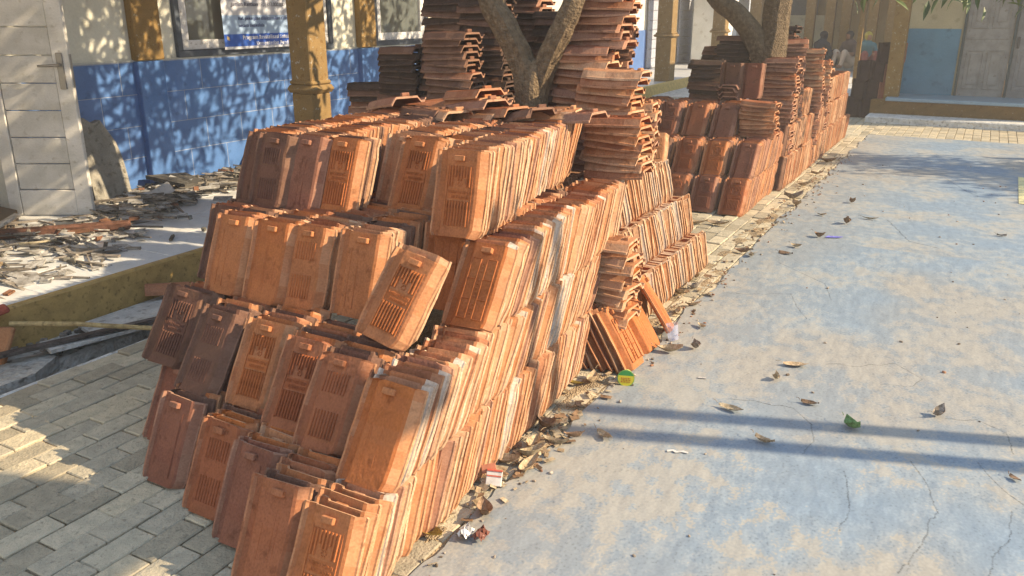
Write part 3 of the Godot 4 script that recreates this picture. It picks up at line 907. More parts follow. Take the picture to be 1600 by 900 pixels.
# ---------------------------------------------------------------- buildings further back
func far_buildings():
	var b := thing("rear_classroom_building", "cream building with blue lower wall and grey plank doors behind the tile piles", "building", Vector3.ZERO)
	var st := begin()
	box(st, Vector3(-7.3, 1.7, -17.5), Vector3(0.15, 3.2, 14.6), Color(0.70, 0.71, 0.70))
	box(st, Vector3(-6.75, 1.7, -24.6), Vector3(1.3, 3.2, 0.15), Color(0.74, 0.75, 0.76))
	obj("wall", fin(st), M.plaster, b)
	st = begin(); box(st, Vector3(-7.21, 0.62, -16.5), Vector3(0.02, 0.95, 6.1), Color(0.10, 0.20, 0.48)); obj("blue_dado", fin(st), M.glaze, b)
	obj("floor", boxm(Vector3(1.75, 0.1, 14.5), 0.01, Vector3(-6.36, 0.15, -17.4), Color(0.6, 0.62, 0.64)), M.glaze, b)
	obj("floor_kerb", boxm(Vector3(0.06, 0.42, 14.5), 0.01, Vector3(-5.46, 0.0, -17.4), Color(0.66, 0.49, 0.17)), M.paint, b)
	for z in [-20.1, -22.4]:
		st = begin()
		for k in 9: box(st, Vector3(-7.18, 0.32 + k * 0.22, z), Vector3(0.03, 0.21, 1.05), Color(0.46, 0.50, 0.60), 0.004)
		obj("door", fin(st), M.paint, b)
	for z in [-12.6, -16.9]:
		st = begin()
		box(st, Vector3(-7.2, 1.75, z), Vector3(0.05, 1.1, 0.9), Color(0.10, 0.33, 0.30), 0.004)
		var w := obj("window", fin(st), M.paint, b)
		for e in [-1, 1]:
			st = begin(); box(st, Vector3(-7.16, 1.75, z + e * 0.42), Vector3(0.05, 1.14, 0.07), Color(0.7, 0.72, 0.74), 0.004)
			obj("frame_post", fin(st), M.paint, w)
	st = begin(); box(st, Vector3(-6.6, 3.15, -17.4), Vector3(2.6, 0.12, 15.0), Color(0.42, 0.2, 0.12)); obj("roof", fin(st), M.paint, b)
	col_post(Vector3(-5.62, 0.2, -16.4), 0.3, "yellow column with flaking foot on the far veranda, left of the grey door", 2.9)
	col_post(Vector3(-5.62, 0.2, -20.2), 0.3, "yellow column on the far veranda, left of the second tree", 2.9)
	col_post(Vector3(-5.62, 0.2, -23.6), 0.3, "last yellow column of the far veranda, behind the second tree", 2.9)
	# white side building between
	var s := thing("white_outbuilding", "white rendered building lit by the sun behind the second pile", "building", Vector3.ZERO)
	st = begin(); box(st, Vector3(-6.35, 1.7, -22.3), Vector3(0.9, 3.3, 0.9), Color(0.78, 0.79, 0.8)); obj("wall", fin(st), M.plaster, s)
	st = begin(); box(st, Vector3(-6.3, 1.95, -21.83), Vector3(0.14, 0.3, 0.04), Color(0.2, 0.24, 0.28)); obj("vent", fin(st), M.paint, s)
	# open hall across the back
	var h := thing("open_hall", "yellow hall with a row of columns and a shaded front at the back", "building", Vector3.ZERO)
	st = begin()
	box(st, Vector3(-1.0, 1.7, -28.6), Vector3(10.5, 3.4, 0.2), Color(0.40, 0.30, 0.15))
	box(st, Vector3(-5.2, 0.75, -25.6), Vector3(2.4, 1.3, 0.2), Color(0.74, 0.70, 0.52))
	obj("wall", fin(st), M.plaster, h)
	obj("floor", boxm(Vector3(10, 0.3, 4.6), 0.01, Vector3(-1.0, 0.0, -26.3), Color(0.5, 0.5, 0.48)), M.concrete, h)
	st = begin(); box(st, Vector3(-5.5, 1.75, -28.4), Vector3(1.2, 1.3, 0.1), Color(0.12, 0.12, 0.11)); obj("dark_window", fin(st), M.paint, h)
	for x in [-5.05, -4.35, -3.85, -3.45, -2.75, -2.3, -1.95]:
		st = begin(); box(st, Vector3(x, 1.6, -24.3 + (0.4 if x > -3.0 else 0.0)), Vector3(0.24, 3.1, 0.24), Color(0.62, 0.57, 0.46), 0.01)
		obj("column", fin(st), M.peel, h)
	st = begin()
	box(st, Vector3(-1.0, 3.2, -26.2), Vector3(11, 0.14, 5.2), Color(0.5, 0.28, 0.16))
	obj("roof", fin(st), M.paint, h)
	# low roof edge with white gutter in front of the hall
	var c := thing("covered_walkway", "low tiled walkway roof with a white eave board, above the people", "roof", Vector3.ZERO)
	st = begin(); box(st, Vector3(-1.9, 1.98, -20.5), Vector3(1.5, 0.05, 1.4), Color(0.5, 0.26, 0.15), 0.01, Transform3D(Basis(), Vector3.ZERO)); obj("roof_sheet", fin(st), M.paint, c)
	st = begin(); box(st, Vector3(-1.9, 1.86, -19.78), Vector3(1.4, 0.14, 0.03), Color(0.8, 0.8, 0.78), 0.005); obj("eave_board", fin(st), M.paint, c)
	for x in [-2.5, -1.35]:
		st = begin(); box(st, Vector3(x, 0.98, -19.9), Vector3(0.09, 1.92, 0.09), Color(0.62, 0.57, 0.46), 0.005)
		obj("post", fin(st), M.peel, c)

# ---------------------------------------------------------------- trees
func leaf_mesh() -> ArrayMesh:
	var st := begin()
	var p = [Vector3(0, 0, 0), Vector3(0.022, 0.004, 0.05), Vector3(0, -0.004, 0.055), Vector3(-0.022, 0.004, 0.05), Vector3(0.016, -0.01, 0.10), Vector3(0, -0.016, 0.105), Vector3(-0.016, -0.01, 0.10), Vector3(0, -0.035, 0.15)]
	for t in [[0, 2, 1], [0, 3, 2], [1, 2, 4], [2, 5, 4], [2, 3, 6], [2, 6, 5], [4, 5, 7], [5, 6, 7]]:
		st.set_color(Color.WHITE)
		for i in t: st.add_vertex(p[i])
	return fin(st)

func crown(parent: Node3D, clusters: Array, per: int, sd: int):
	var r := RandomNumberGenerator.new(); r.seed = sd
	var mm := MultiMesh.new()
	mm.transform_format = MultiMesh.TRANSFORM_3D; mm.use_colors = true
	mm.mesh = leaf_mesh()
	var xs = []; var cs = []
	for c in clusters:
		var nn = int(per * c[1] * c[1] * (3.0 if c[1] < 0.29 else 1.0))
		for i in nn:
			var d = Vector3(r.randfn(), r.randfn() * 0.7, r.randfn()) * c[1] * 0.5
			var b = Basis(Vector3.UP, r.randf() * TAU) * Basis(Vector3.RIGHT, r.randf_range(-0.3, 1.1)) * Basis(Vector3.BACK, r.randf_range(-0.7, 0.7))
			xs.append(Transform3D(b.scaled(Vector3.ONE * r.randf_range(0.8, 1.35)), c[0] + d))
			var q = r.randf()
			cs.append(Color(0.05, 0.085, 0.022).lerp(Color(0.12, 0.16, 0.035), q) if r.randf() > 0.04 else Color(0.30, 0.19, 0.03))
	mm.instance_count = xs.size()
	for i in xs.size():
		mm.set_instance_transform(i, xs[i]); mm.set_instance_color(i, cs[i])
	var o := MultiMeshInstance3D.new()
	o.name = "crown"; o.multimesh = mm; o.material_override = M.green
	parent.add_child(o, true); o.set_meta("kind", "stuff")

func limb(st, pts, rad, n, sides, sd):
	var s = smooth_path(pts, rad, n)
	tube(st, s[0], s[1], sides, Color.WHITE, 0.085, sd)

func trees():
	var t := thing("tree", "forked tree trunk rising through the nearest pile of roof tiles", "tree", Vector3.ZERO)
	var st := begin()
	var f = Vector3(-2.06, 1.12, -3.92)
	limb(st, [Vector3(-2.06, -0.1, -3.95), Vector3(-2.05, 0.5, -3.93), f, Vector3(-2.12, 1.30, -3.92), Vector3(-2.20, 1.46, -3.9), Vector3(-2.29, 1.64, -3.9), Vector3(-2.33, 2.1, -3.95), Vector3(-2.6, 3.0, -4.4), Vector3(-2.9, 4.2, -5.2)], [0.106, 0.092, 0.083, 0.069, 0.065, 0.063, 0.056, 0.046, 0.020], 70, 30, 1.0)
	limb(st, [Vector3(-2.04, 0.9, -3.94), Vector3(-2.03, 1.14, -3.93), Vector3(-1.96, 1.33, -3.93), Vector3(-1.88, 1.48, -3.93), Vector3(-1.82, 1.64, -3.95), Vector3(-1.7, 2.2, -4.1), Vector3(-1.5, 3.1, -4.6), Vector3(-1.2, 4.1, -5.6)], [0.066, 0.063, 0.058, 0.054, 0.051, 0.046, 0.036, 0.020], 70, 26, 2.3)
	limb(st, [Vector3(-2.03, 1.0, -3.86), Vector3(-2.03, 1.18, -3.86), Vector3(-2.02, 1.30, -3.9)], [0.050, 0.040, 0.020], 8, 12, 4.0)
	obj("trunk", fin(st), M.bark, t)
	var r := RandomNumberGenerator.new(); r.seed = 8
	var cl = []
	for i in 64: cl.append([Vector3(r.randf_range(-3.7, -1.9), r.randf_range(2.35, 3.95), r.randf_range(-9.0, -5.2)), r.randf_range(0.3, 0.6)])
	for i in 24: cl.append([Vector3(r.randf_range(-3.5, -1.9), r.randf_range(2.75, 4.0), r.randf_range(-6.2, -4.1)), r.randf_range(0.3, 0.55)])
	for i in 26: cl.append([Vector3(r.randf_range(-3.5, -1.9), r.randf_range(2.45, 3.9), r.randf_range(-5.4, -4.15)), r.randf_range(0.35, 0.55)])
	st = begin()
	for i in 14: limb(st, [Vector3(-2.3, 2.2, -4.1), Vector3(-2.3, 2.7, -4.6).lerp(cl[i * 3][0], 0.4), cl[i * 3][0]], [0.022, 0.013, 0.004], 8, 7, i)
	obj("branch", fin(st), M.bark, t)
	crown(t, cl, 190, 11)

	var u := thing("tree", "dark tree trunk standing in the second pile of roof tiles", "tree", Vector3.ZERO)
	st = begin()
	limb(st, [Vector3(-1.85, -0.1, -8.35), Vector3(-1.84, 0.5, -8.3), Vector3(-1.80, 0.85, -8.2), Vector3(-1.79, 1.15, -8.15), Vector3(-1.76, 1.38, -8.15), Vector3(-1.74, 1.7, -8.15), Vector3(-1.6, 2.4, -8.3), Vector3(-1.2, 3.6, -8.8)], [0.20, 0.17, 0.145, 0.15, 0.12, 0.115, 0.09, 0.03], 40, 16, 3.3)
	limb(st, [Vector3(-1.80, 0.9, -8.12), Vector3(-1.85, 1.15, -8.1), Vector3(-1.96, 1.35, -8.1), Vector3(-2.12, 1.52, -8.1), Vector3(-2.32, 1.68, -8.1), Vector3(-2.7, 2.2, -8.3), Vector3(-3.2, 3.2, -9.0)], [0.11, 0.105, 0.10, 0.09, 0.085, 0.07, 0.03], 36, 14, 5.1)
	obj("trunk", fin(st), M.bark, u)
	cl = []
	for i in 40: cl.append([Vector3(r.randf_range(-3.6, -0.3), r.randf_range(2.6, 4.6), r.randf_range(-11.0, -8.0)), r.randf_range(0.35, 0.7)])
	# sprays hanging into the top of the picture
	for k in [[-0.95, 1.77, -9.6, 0.2], [-0.5, 1.73, -9.3, 0.22], [-0.15, 1.74, -9.0, 0.26], [0.1, 1.71, -9.2, 0.24], [0.3, 1.74, -9.1, 0.24], [-1.25, 1.76, -9.9, 0.2], [0.02, 1.82, -9.0, 0.34], [-0.7, 1.85, -9.4, 0.34]]: cl.append([Vector3(k[0], k[1], k[2]), k[3]])
	st = begin()
	for i in 12: limb(st, [Vector3(-1.7, 2.2, -8.2), Vector3(-1.6, 2.9, -8.6).lerp(cl[i * 3][0], 0.4), cl[i * 3][0]], [0.022, 0.013, 0.004], 8, 7, i)
	for i in 8: limb(st, [Vector3(-1.5, 2.6, -8.5), Vector3(-0.9, 2.5, -9.0).lerp(cl[40 + i][0], 0.5), cl[40 + i][0]], [0.03, 0.015, 0.004], 8, 6, i)
	obj("branch", fin(st), M.bark, u)
	crown(u, cl, 120, 12)

# ---------------------------------------------------------------- piles of roof tiles
func tile_piles():
	var P = 0.0338
	# nearest pile: four courses of columns leaning away from the camera
	var g = "roof tiles leaning in the nearest pile"
	var C = [
		# x centre, z, lean, n, first looks
		[0.0, "bottom course", [
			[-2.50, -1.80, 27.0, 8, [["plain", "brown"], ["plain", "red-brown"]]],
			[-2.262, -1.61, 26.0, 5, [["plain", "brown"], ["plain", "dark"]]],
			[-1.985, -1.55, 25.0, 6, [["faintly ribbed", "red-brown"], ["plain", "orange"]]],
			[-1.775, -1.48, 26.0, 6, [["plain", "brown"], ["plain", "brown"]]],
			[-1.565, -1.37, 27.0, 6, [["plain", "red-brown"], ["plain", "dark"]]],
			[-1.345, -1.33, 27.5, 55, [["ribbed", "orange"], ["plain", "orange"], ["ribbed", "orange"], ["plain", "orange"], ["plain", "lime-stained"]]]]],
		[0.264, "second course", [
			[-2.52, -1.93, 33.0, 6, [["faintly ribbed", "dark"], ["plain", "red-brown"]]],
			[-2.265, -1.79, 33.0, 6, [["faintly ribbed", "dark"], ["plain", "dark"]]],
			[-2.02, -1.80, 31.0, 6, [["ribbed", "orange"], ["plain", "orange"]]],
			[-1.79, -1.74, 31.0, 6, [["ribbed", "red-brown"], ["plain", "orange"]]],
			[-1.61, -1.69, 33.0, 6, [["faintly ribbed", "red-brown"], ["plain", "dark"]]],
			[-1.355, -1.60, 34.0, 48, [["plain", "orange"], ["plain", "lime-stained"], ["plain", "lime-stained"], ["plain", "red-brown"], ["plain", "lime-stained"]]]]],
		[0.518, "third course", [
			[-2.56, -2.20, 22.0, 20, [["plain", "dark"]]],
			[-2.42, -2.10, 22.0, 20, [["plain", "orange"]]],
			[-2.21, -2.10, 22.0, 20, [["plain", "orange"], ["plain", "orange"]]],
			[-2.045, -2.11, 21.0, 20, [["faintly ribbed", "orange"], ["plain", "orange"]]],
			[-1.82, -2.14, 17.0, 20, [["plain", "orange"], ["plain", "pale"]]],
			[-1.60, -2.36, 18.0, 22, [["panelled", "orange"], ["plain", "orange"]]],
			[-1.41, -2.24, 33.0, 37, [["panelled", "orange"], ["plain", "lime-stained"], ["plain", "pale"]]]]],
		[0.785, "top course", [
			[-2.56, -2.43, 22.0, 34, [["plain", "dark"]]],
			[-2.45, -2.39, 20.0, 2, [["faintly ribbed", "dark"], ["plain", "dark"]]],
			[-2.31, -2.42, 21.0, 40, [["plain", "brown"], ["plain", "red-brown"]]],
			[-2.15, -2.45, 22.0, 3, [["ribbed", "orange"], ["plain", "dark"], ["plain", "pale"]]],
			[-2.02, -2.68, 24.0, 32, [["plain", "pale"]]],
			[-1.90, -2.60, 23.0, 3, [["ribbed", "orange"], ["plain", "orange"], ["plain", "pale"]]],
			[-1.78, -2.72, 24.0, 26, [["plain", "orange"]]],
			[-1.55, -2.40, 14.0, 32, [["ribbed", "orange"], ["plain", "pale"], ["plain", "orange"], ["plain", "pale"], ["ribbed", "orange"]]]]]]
	for c in C:
		var cols = c[2]
		for j in cols.size():
			var q = cols[j]
			var last = j == cols.size() - 1
			var nm = ["leftmost", "second", "third", "fourth", "fifth", "sixth", "seventh", "eighth"][j]
			if last: nm = "courtside"
			var where = "%s column, %s, nearest pile" % [nm, c[1]]
			var pr = 0.17 if last else 0.15
			if c[0] > 0.7 and not last: pr = 0.10
			column(q[0], c[0], q[1], q[2], q[3], P, 2.0, pr, where, g, q[4], [-0.0026, -0.0030, -0.0020, -0.0058][C.find(c)] if last else 0.0, 0.0, [q[2], q[2] * 0.85, q[2] * 0.75, 27.0][C.find(c)] if last else -1.0, [] if last else ["orange", "red-brown", "pale", "orange", "dark"])
	# loose tiles laid against the front
	put_tile(pose(Vector3(-1.555, 0.545, -1.945), 4, 33, -13), 2.0, "leaning askew in front of the third course", "loose roof tiles on the nearest pile", "ribbed", "orange", 0)
	put_tile(pose(Vector3(-1.555, 0.545, -1.985), 2, 33, -10), 0.5, "tucked behind the askew tile of the third course", "loose roof tiles on the nearest pile", "plain", "pale", 1)
	put_tile(pose(Vector3(-2.555, 0.27, -1.90), 10, 30, -8), 0.9, "cracked, at the left end of the second course", "loose roof tiles on the nearest pile", "ribbed", "dark", 0)
	# far half of the nearest pile leans the other way
	var g2 = "roof tiles leaning back in the far half of the nearest pile"
	for c in [[0.0, -3.86, 34, "bottom course", -1.45], [0.25, -3.68, 34, "second course", -1.52], [0.49, -3.58, 30, "third course", -1.58]]:
		for k in c[2]:
			var at = Vector3(c[4] + jit(0.006), c[0] + jit(0.004), c[1] - k * 0.0355)
			put_tile(pose(at, jit(2), -30 + jit(2), jit(1.5)), 0.16 / at.distance_squared_to(Vector3(0, 1.55, 0)), ordw(k + 1) + " from the gap, far half, " + c[3], g2, "plain", ["pale", "pale", "orange", "lime-stained"][rng.randi() % 4])
		for k in c[2] / 2: # inner column behind it
			var at = Vector3(c[4] - 0.23 + jit(0.006), c[0], c[1] - k * 0.07)
			put_tile(pose(at, jit(2), -30 + jit(2), 0), 0.001, "inner row", g2, "plain", "red-brown", 0)
	# small group leaning to the left in the gap
	var g3 = "roof tiles leaning in the gap beside the paper cup"
	for k in 7:
		var at = Vector3(-1.20 - k * 0.036, 0.0, -3.33 + k * 0.010)
		put_tile(pose(at, 86 + jit(1.5), 32 + jit(1), jit(1)), (1.2 if k == 0 else 0.3) / 13.0, ordw(k + 1) + " from the court, leaning gap group", g3, "panelled" if k == 0 else "plain", ["orange", "pale", "red-brown"][k % 3])
	put_tile(pose(Vector3(-1.21, 0.0, -3.56), 84, 33, 2), 0.08, "leaning behind the small gap group", g3, "plain", "orange", 0)
	put_tile(pose(Vector3(-1.20, 0.02, -3.80), 112, 34, -14), 0.08, "tipped on its side against the far half of the pile", g3, "plain", "orange", 1)
	put_tile(pose(Vector3(-1.36, 0.27, -3.62), 95, 40, -8), 0.08, "propped above the small gap group", g3, "plain", "red-brown", 1)
	flat_stack(Vector3(-1.42, 0.19, -3.42), -90, 11, 0.3, "of the flat stack in the gap", g3, ["pale", "pale", "orange"], 0.034, 7)
	flat_stack(Vector3(-1.46, 0.0, -3.46), -90, 5, 0.01, "under the flat stack in the gap", g3, ["red-brown"], 0.036, 7)

	# flat stacks round the trunk
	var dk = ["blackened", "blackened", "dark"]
	var lt = ["pale", "orange", "red-brown"]
	var S = [
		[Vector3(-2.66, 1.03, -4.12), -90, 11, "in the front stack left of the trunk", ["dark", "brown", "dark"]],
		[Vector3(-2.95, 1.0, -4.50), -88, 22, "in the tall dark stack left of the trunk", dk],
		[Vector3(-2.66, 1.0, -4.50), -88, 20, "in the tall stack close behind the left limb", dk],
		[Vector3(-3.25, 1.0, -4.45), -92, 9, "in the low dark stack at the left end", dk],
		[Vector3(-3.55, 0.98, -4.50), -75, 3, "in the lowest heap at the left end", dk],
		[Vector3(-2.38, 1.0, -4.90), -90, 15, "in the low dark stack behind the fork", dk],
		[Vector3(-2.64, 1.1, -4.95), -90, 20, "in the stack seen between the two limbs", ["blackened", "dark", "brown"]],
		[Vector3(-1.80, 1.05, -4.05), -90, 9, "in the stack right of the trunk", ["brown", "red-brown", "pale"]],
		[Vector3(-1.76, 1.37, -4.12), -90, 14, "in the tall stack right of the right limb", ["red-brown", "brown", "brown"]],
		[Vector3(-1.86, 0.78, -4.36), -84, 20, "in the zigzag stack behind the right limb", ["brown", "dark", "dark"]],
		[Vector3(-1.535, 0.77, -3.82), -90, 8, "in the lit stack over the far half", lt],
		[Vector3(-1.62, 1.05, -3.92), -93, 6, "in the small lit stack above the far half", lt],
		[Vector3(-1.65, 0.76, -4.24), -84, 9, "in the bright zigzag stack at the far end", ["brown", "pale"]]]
	for s in S:
		if s[0].y > 0.9 and s[0].z < -4.0 and s[0].y < 1.2: flat_stack(Vector3(s[0].x, 0.0, s[0].z), s[1], int(s[0].y / 0.0375), 0.001, "hidden below", g, ["brown"], 0.0372, 3)
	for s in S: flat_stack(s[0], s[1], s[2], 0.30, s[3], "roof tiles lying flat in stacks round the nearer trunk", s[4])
	put_tile(pose(Vector3(-2.30, 1.10, -3.56), -112, 84, 0), 0.12, "lying across the top front of the nearest pile", g, "plain", "orange", 0)
	put_tile(pose(Vector3(-2.30, 1.14, -3.57), -113, 84, 0), 0.12, "topmost of the pair lying before the trunk", g, "plain", "red-brown", 1)
	put_tile(pose(Vector3(-2.22, 1.055, -3.50), -108, 88, 0), 0.10, "lowest of those lying before the trunk", g, "plain", "pale", 1)
	put_tile(pose(Vector3(-1.95, 1.05, -3.50), -120, 78, 0), 0.10, "slanting on the top right of the nearest pile", g, "plain", "dark", 1)
	for k in 9: # loose ones dropped on the back of the top course
		put_tile(pose(Vector3(-2.72 + k * 0.115, 1.075 + jit(0.012), -3.62 + jit(0.16) + k * 0.02), -90 + jit(40), 86 + jit(7), jit(5)), 0.10 / 16.0, "dropped on the top course, %s counted from the left" % ordw(k + 1), "loose roof tiles on the nearest pile", "", ["brown", "red-brown", "dark", "pale"][k % 4])

	# second pile
	var h = "roof tiles leaning in the second pile"
	var D = [
		[0.0, -6.47, "bottom course", [["plain", "red-brown"], ["plain", "red-brown"], ["faintly ribbed", "red-brown"], ["ribbed", "brown"], ["ribbed", "red-brown"]], 5],
		[0.255, -6.72, "middle course", [["plain", "dark"], ["plain", "dark"], ["ribbed", "red-brown"], ["ribbed", "orange"], ["plain", "brown"]], 5],
		[0.505, -7.12, "upper course", [["plain", "dark"], ["ribbed", "brown"], ["plain", "red-brown"], ["plain", "brown"], ["plain", "red-brown"]], 5]]
	for d in D:
		for j in d[4]:
			var xc = -1.605 - (d[4] - 1 - j) * 0.243 - (0.06 if d[0] > 0.4 else 0.0)
			var last = j == d[4] - 1
			if last and d[0] > 0.4: continue
			var where = "%s column, %s, second pile" % [["leftmost", "second", "third", "fourth", "courtside"][j], d[2]]
			column(xc, d[0], d[1] + 0.0 * j, 33, 26 if last else 12, 0.040, 2.0, 0.16, where, h, [d[3][j]], 0.0, 0.0, -1.0, ["brown", "red-brown", "orange"])
	flat_stack(Vector3(-1.62, 0.52, -7.30), -90, 8, 0.5, "in the court-side stack on the second pile", "flat stacks on the second pile", ["red-brown", "orange"], 0.036)
	put_tile(pose(Vector3(-2.30, 0.33, -6.60), 10, 45, 4), 0.03, "pale ribbed one lying on the left of the second pile", h, "ribbed", "pale", 1)
	for k in 5: put_tile(pose(Vector3(-2.30, 0.05 + k * 0.036, -6.55), 4, 84, 0), 0.004, ordw(k + 1) + " from the bottom of the low left heap, second pile", h, "plain", "red-brown")
	# its long court side
	for c in [[0.0, -7.62, 88, "bottom course"], [0.26, -7.75, 84, "middle course"], [0.52, -7.95, 80, "upper course"]]:
		column(-1.55 - c[0] * 0.12, c[0], c[1], 17, c[2], 0.0425, 1.2, 0.13, "long court side, %s, second pile" % c[3], "roof tiles along the far court side of the second pile", [["plain", "dark"]], 0.0, 0.0, -1.0, ["pale", "red-brown", "orange", "red-brown", "pale"])
	for s in [[Vector3(-2.25, 0.78, -7.75), -90, 9, "in the left stack on the second pile", dk], [Vector3(-2.12, 0.78, -8.15), -82, 15, "in the tall dark stack, second pile", dk], [Vector3(-2.0, 0.78, -7.72), 0, 4, "in the squared stack before the second trunk", ["brown"]], [Vector3(-1.62, 0.78, -7.95), -90, 10, "in the stack right of the second trunk", ["brown", "red-brown"]], [Vector3(-1.68, 0.78, -8.5), -76, 14, "in the zigzag stack behind the second trunk", ["brown", "dark", "brown"]], [Vector3(-1.60, 0.78, -9.1), -85, 11, "in the pale zigzag stack at the far end, second pile", ["pale", "red-brown"]], [Vector3(-1.82, 0.78, -8.75), -95, 17, "in the top stack behind the second trunk", dk], [Vector3(-1.62, 0.78, -9.7), -88, 7, "in the low stack at the far end, second pile", ["red-brown", "pale"]], [Vector3(-2.35, 0.78, -8.4), -100, 12, "in the leftmost dark stack, second pile", dk]]:
		flat_stack(Vector3(s[0].x, 0.0, s[0].z), s[1], 20, 0.001, "hidden below", h, ["brown"], 0.0385, 3)
		flat_stack(s[0], s[1], s[2], 0.28, s[3], "flat stacks on the second pile", s[4])
	put_tile(pose(Vector3(-1.98, 0.80, -7.60), 0, 8, 0), 0.03, "big dark one standing before the second trunk", h, "plain", "dark", 0)
	put_tile(pose(Vector3(-1.80, 0.80, -7.62), 0, 8, 0), 0.03, "dark one standing right before the second trunk", h, "plain", "brown", 1)
	# third pile in the shade by the corner column
	for l in 4:
		for c in 3:
			if l == 3 and c == 0: continue
			for k in 3:
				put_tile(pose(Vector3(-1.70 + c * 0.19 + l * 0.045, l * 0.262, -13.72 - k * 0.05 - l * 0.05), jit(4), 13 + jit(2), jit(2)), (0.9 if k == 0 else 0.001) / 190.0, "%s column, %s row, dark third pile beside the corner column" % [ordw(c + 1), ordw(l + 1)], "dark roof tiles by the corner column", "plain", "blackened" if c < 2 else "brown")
	commit_tiles()

# ---------------------------------------------------------------- things outside the frame that cast the shade
func shade_casters():
	var s := thing("signboard", "big wooden signboard on two posts beside the court", "signboard", Vector3.ZERO)
	var st := begin(); box(st, Vector3(3.0, 3.88, -2.24), Vector3(0.06, 1.7, 2.3), Color(0.4, 0.42, 0.45), 0.01); obj("board", fin(st), M.paint, s)
	for z in [-1.5, -0.95]:
		st = begin(); tube(st, [Vector3(3.06, -0.05, z), Vector3(3.06, 4.75, z)], [0.03, 0.03], 10, Color(0.3, 0.3, 0.3)); obj("post", fin(st), M.metal, s)
	for z in [-4.08, -4.29]:
		var p := thing("steel_post", ["nearer", "further"][int(z < -4.2)] + " of two slim grey steel posts beside the court", "post", Vector3(3.0, 0, z))
		st = begin(); tube(st, [Vector3(0, -0.05, 0), Vector3(0, 3.6, 0)], [0.048, 0.042], 12, Color(0.4, 0.42, 0.44)); obj("pole", fin(st), M.metal, p)
		st = begin(); box(st, Vector3(0, 0.02, 0), Vector3(0.2, 0.03, 0.2), Color(0.3, 0.3, 0.3), 0.004); obj("base_plate", fin(st), M.metal, p)
	var t := thing("tree", "leafy tree at the far right of the court", "tree", Vector3.ZERO)
	st = begin(); limb(st, [Vector3(4.6, -0.1, -12.2), Vector3(4.6, 1.2, -12.1), Vector3(4.5, 2.6, -12.0)], [0.16, 0.13, 0.06], 12, 12, 7.0); obj("trunk", fin(st), M.bark, t)
	var r := RandomNumberGenerator.new(); r.seed = 3
	var cl = []
	for i in 40: cl.append([Vector3(4.5 + r.randf_range(-1.4, 1.4), r.randf_range(1.9, 3.0), -10.85 + r.randf_range(-0.75, 0.75)), r.randf_range(0.3, 0.55)])
	crown(t, cl, 420, 13)

# ---------------------------------------------------------------- rubble on the veranda and by the drain
func plank(called, label, category, a: Vector3, b: Vector3, w: float, t: float, col: Color, m: Material, group := ""):
	var st := begin()
	var d = b - a
	var z = d.normalized(); var x = Vector3.UP.cross(z).normalized(); var y = z.cross(x)
	box(st, Vector3.ZERO, Vector3(w, t, d.length()), col, min(w, t) * 0.18)
	var o := obj(called, fin(st), m)
	o.transform = Transform3D(Basis(x, y, z), (a + b) / 2)
	tag(o, label, category, group)
	return o

func board(called, label, category, pts: Array, y: float, t: float, col: Color, m: Material, tilt := Vector2.ZERO):
	var st := begin()
	var n = pts.size()
	var c = Vector2.ZERO
	for p in pts: c += p / n
	var up = func(p: Vector2, dy: float): return Vector3(p.x - c.x, dy + (p.x - c.x) * tilt.x + (p.y - c.y) * tilt.y, p.y - c.y)
	var idx = Geometry2D.triangulate_polygon(PackedVector2Array(pts))
	for i in range(0, idx.size(), 3):
		var q = [up.call(pts[idx[i]], t / 2), up.call(pts[idx[i + 1]], t / 2), up.call(pts[idx[i + 2]], t / 2)]
		if (q[1] - q[0]).cross(q[2] - q[0]).y < 0: q = [q[0], q[2], q[1]]
		tri(st, q[0], q[1], q[2], col)
		var dn = Vector3(0, -t, 0)
		tri(st, q[2] + dn, q[1] + dn, q[0] + dn, col)
	for i in n:
		var a = pts[i]; var b = pts[(i + 1) % n]
		quad(st, up.call(a, -t / 2), up.call(b, -t / 2), up.call(b, t / 2), up.call(a, t / 2), col * 0.9)
	var o := obj(called, fin(st), m)
	o.position = Vector3(c.x, y, c.y)
	tag(o, label, category)
	return o

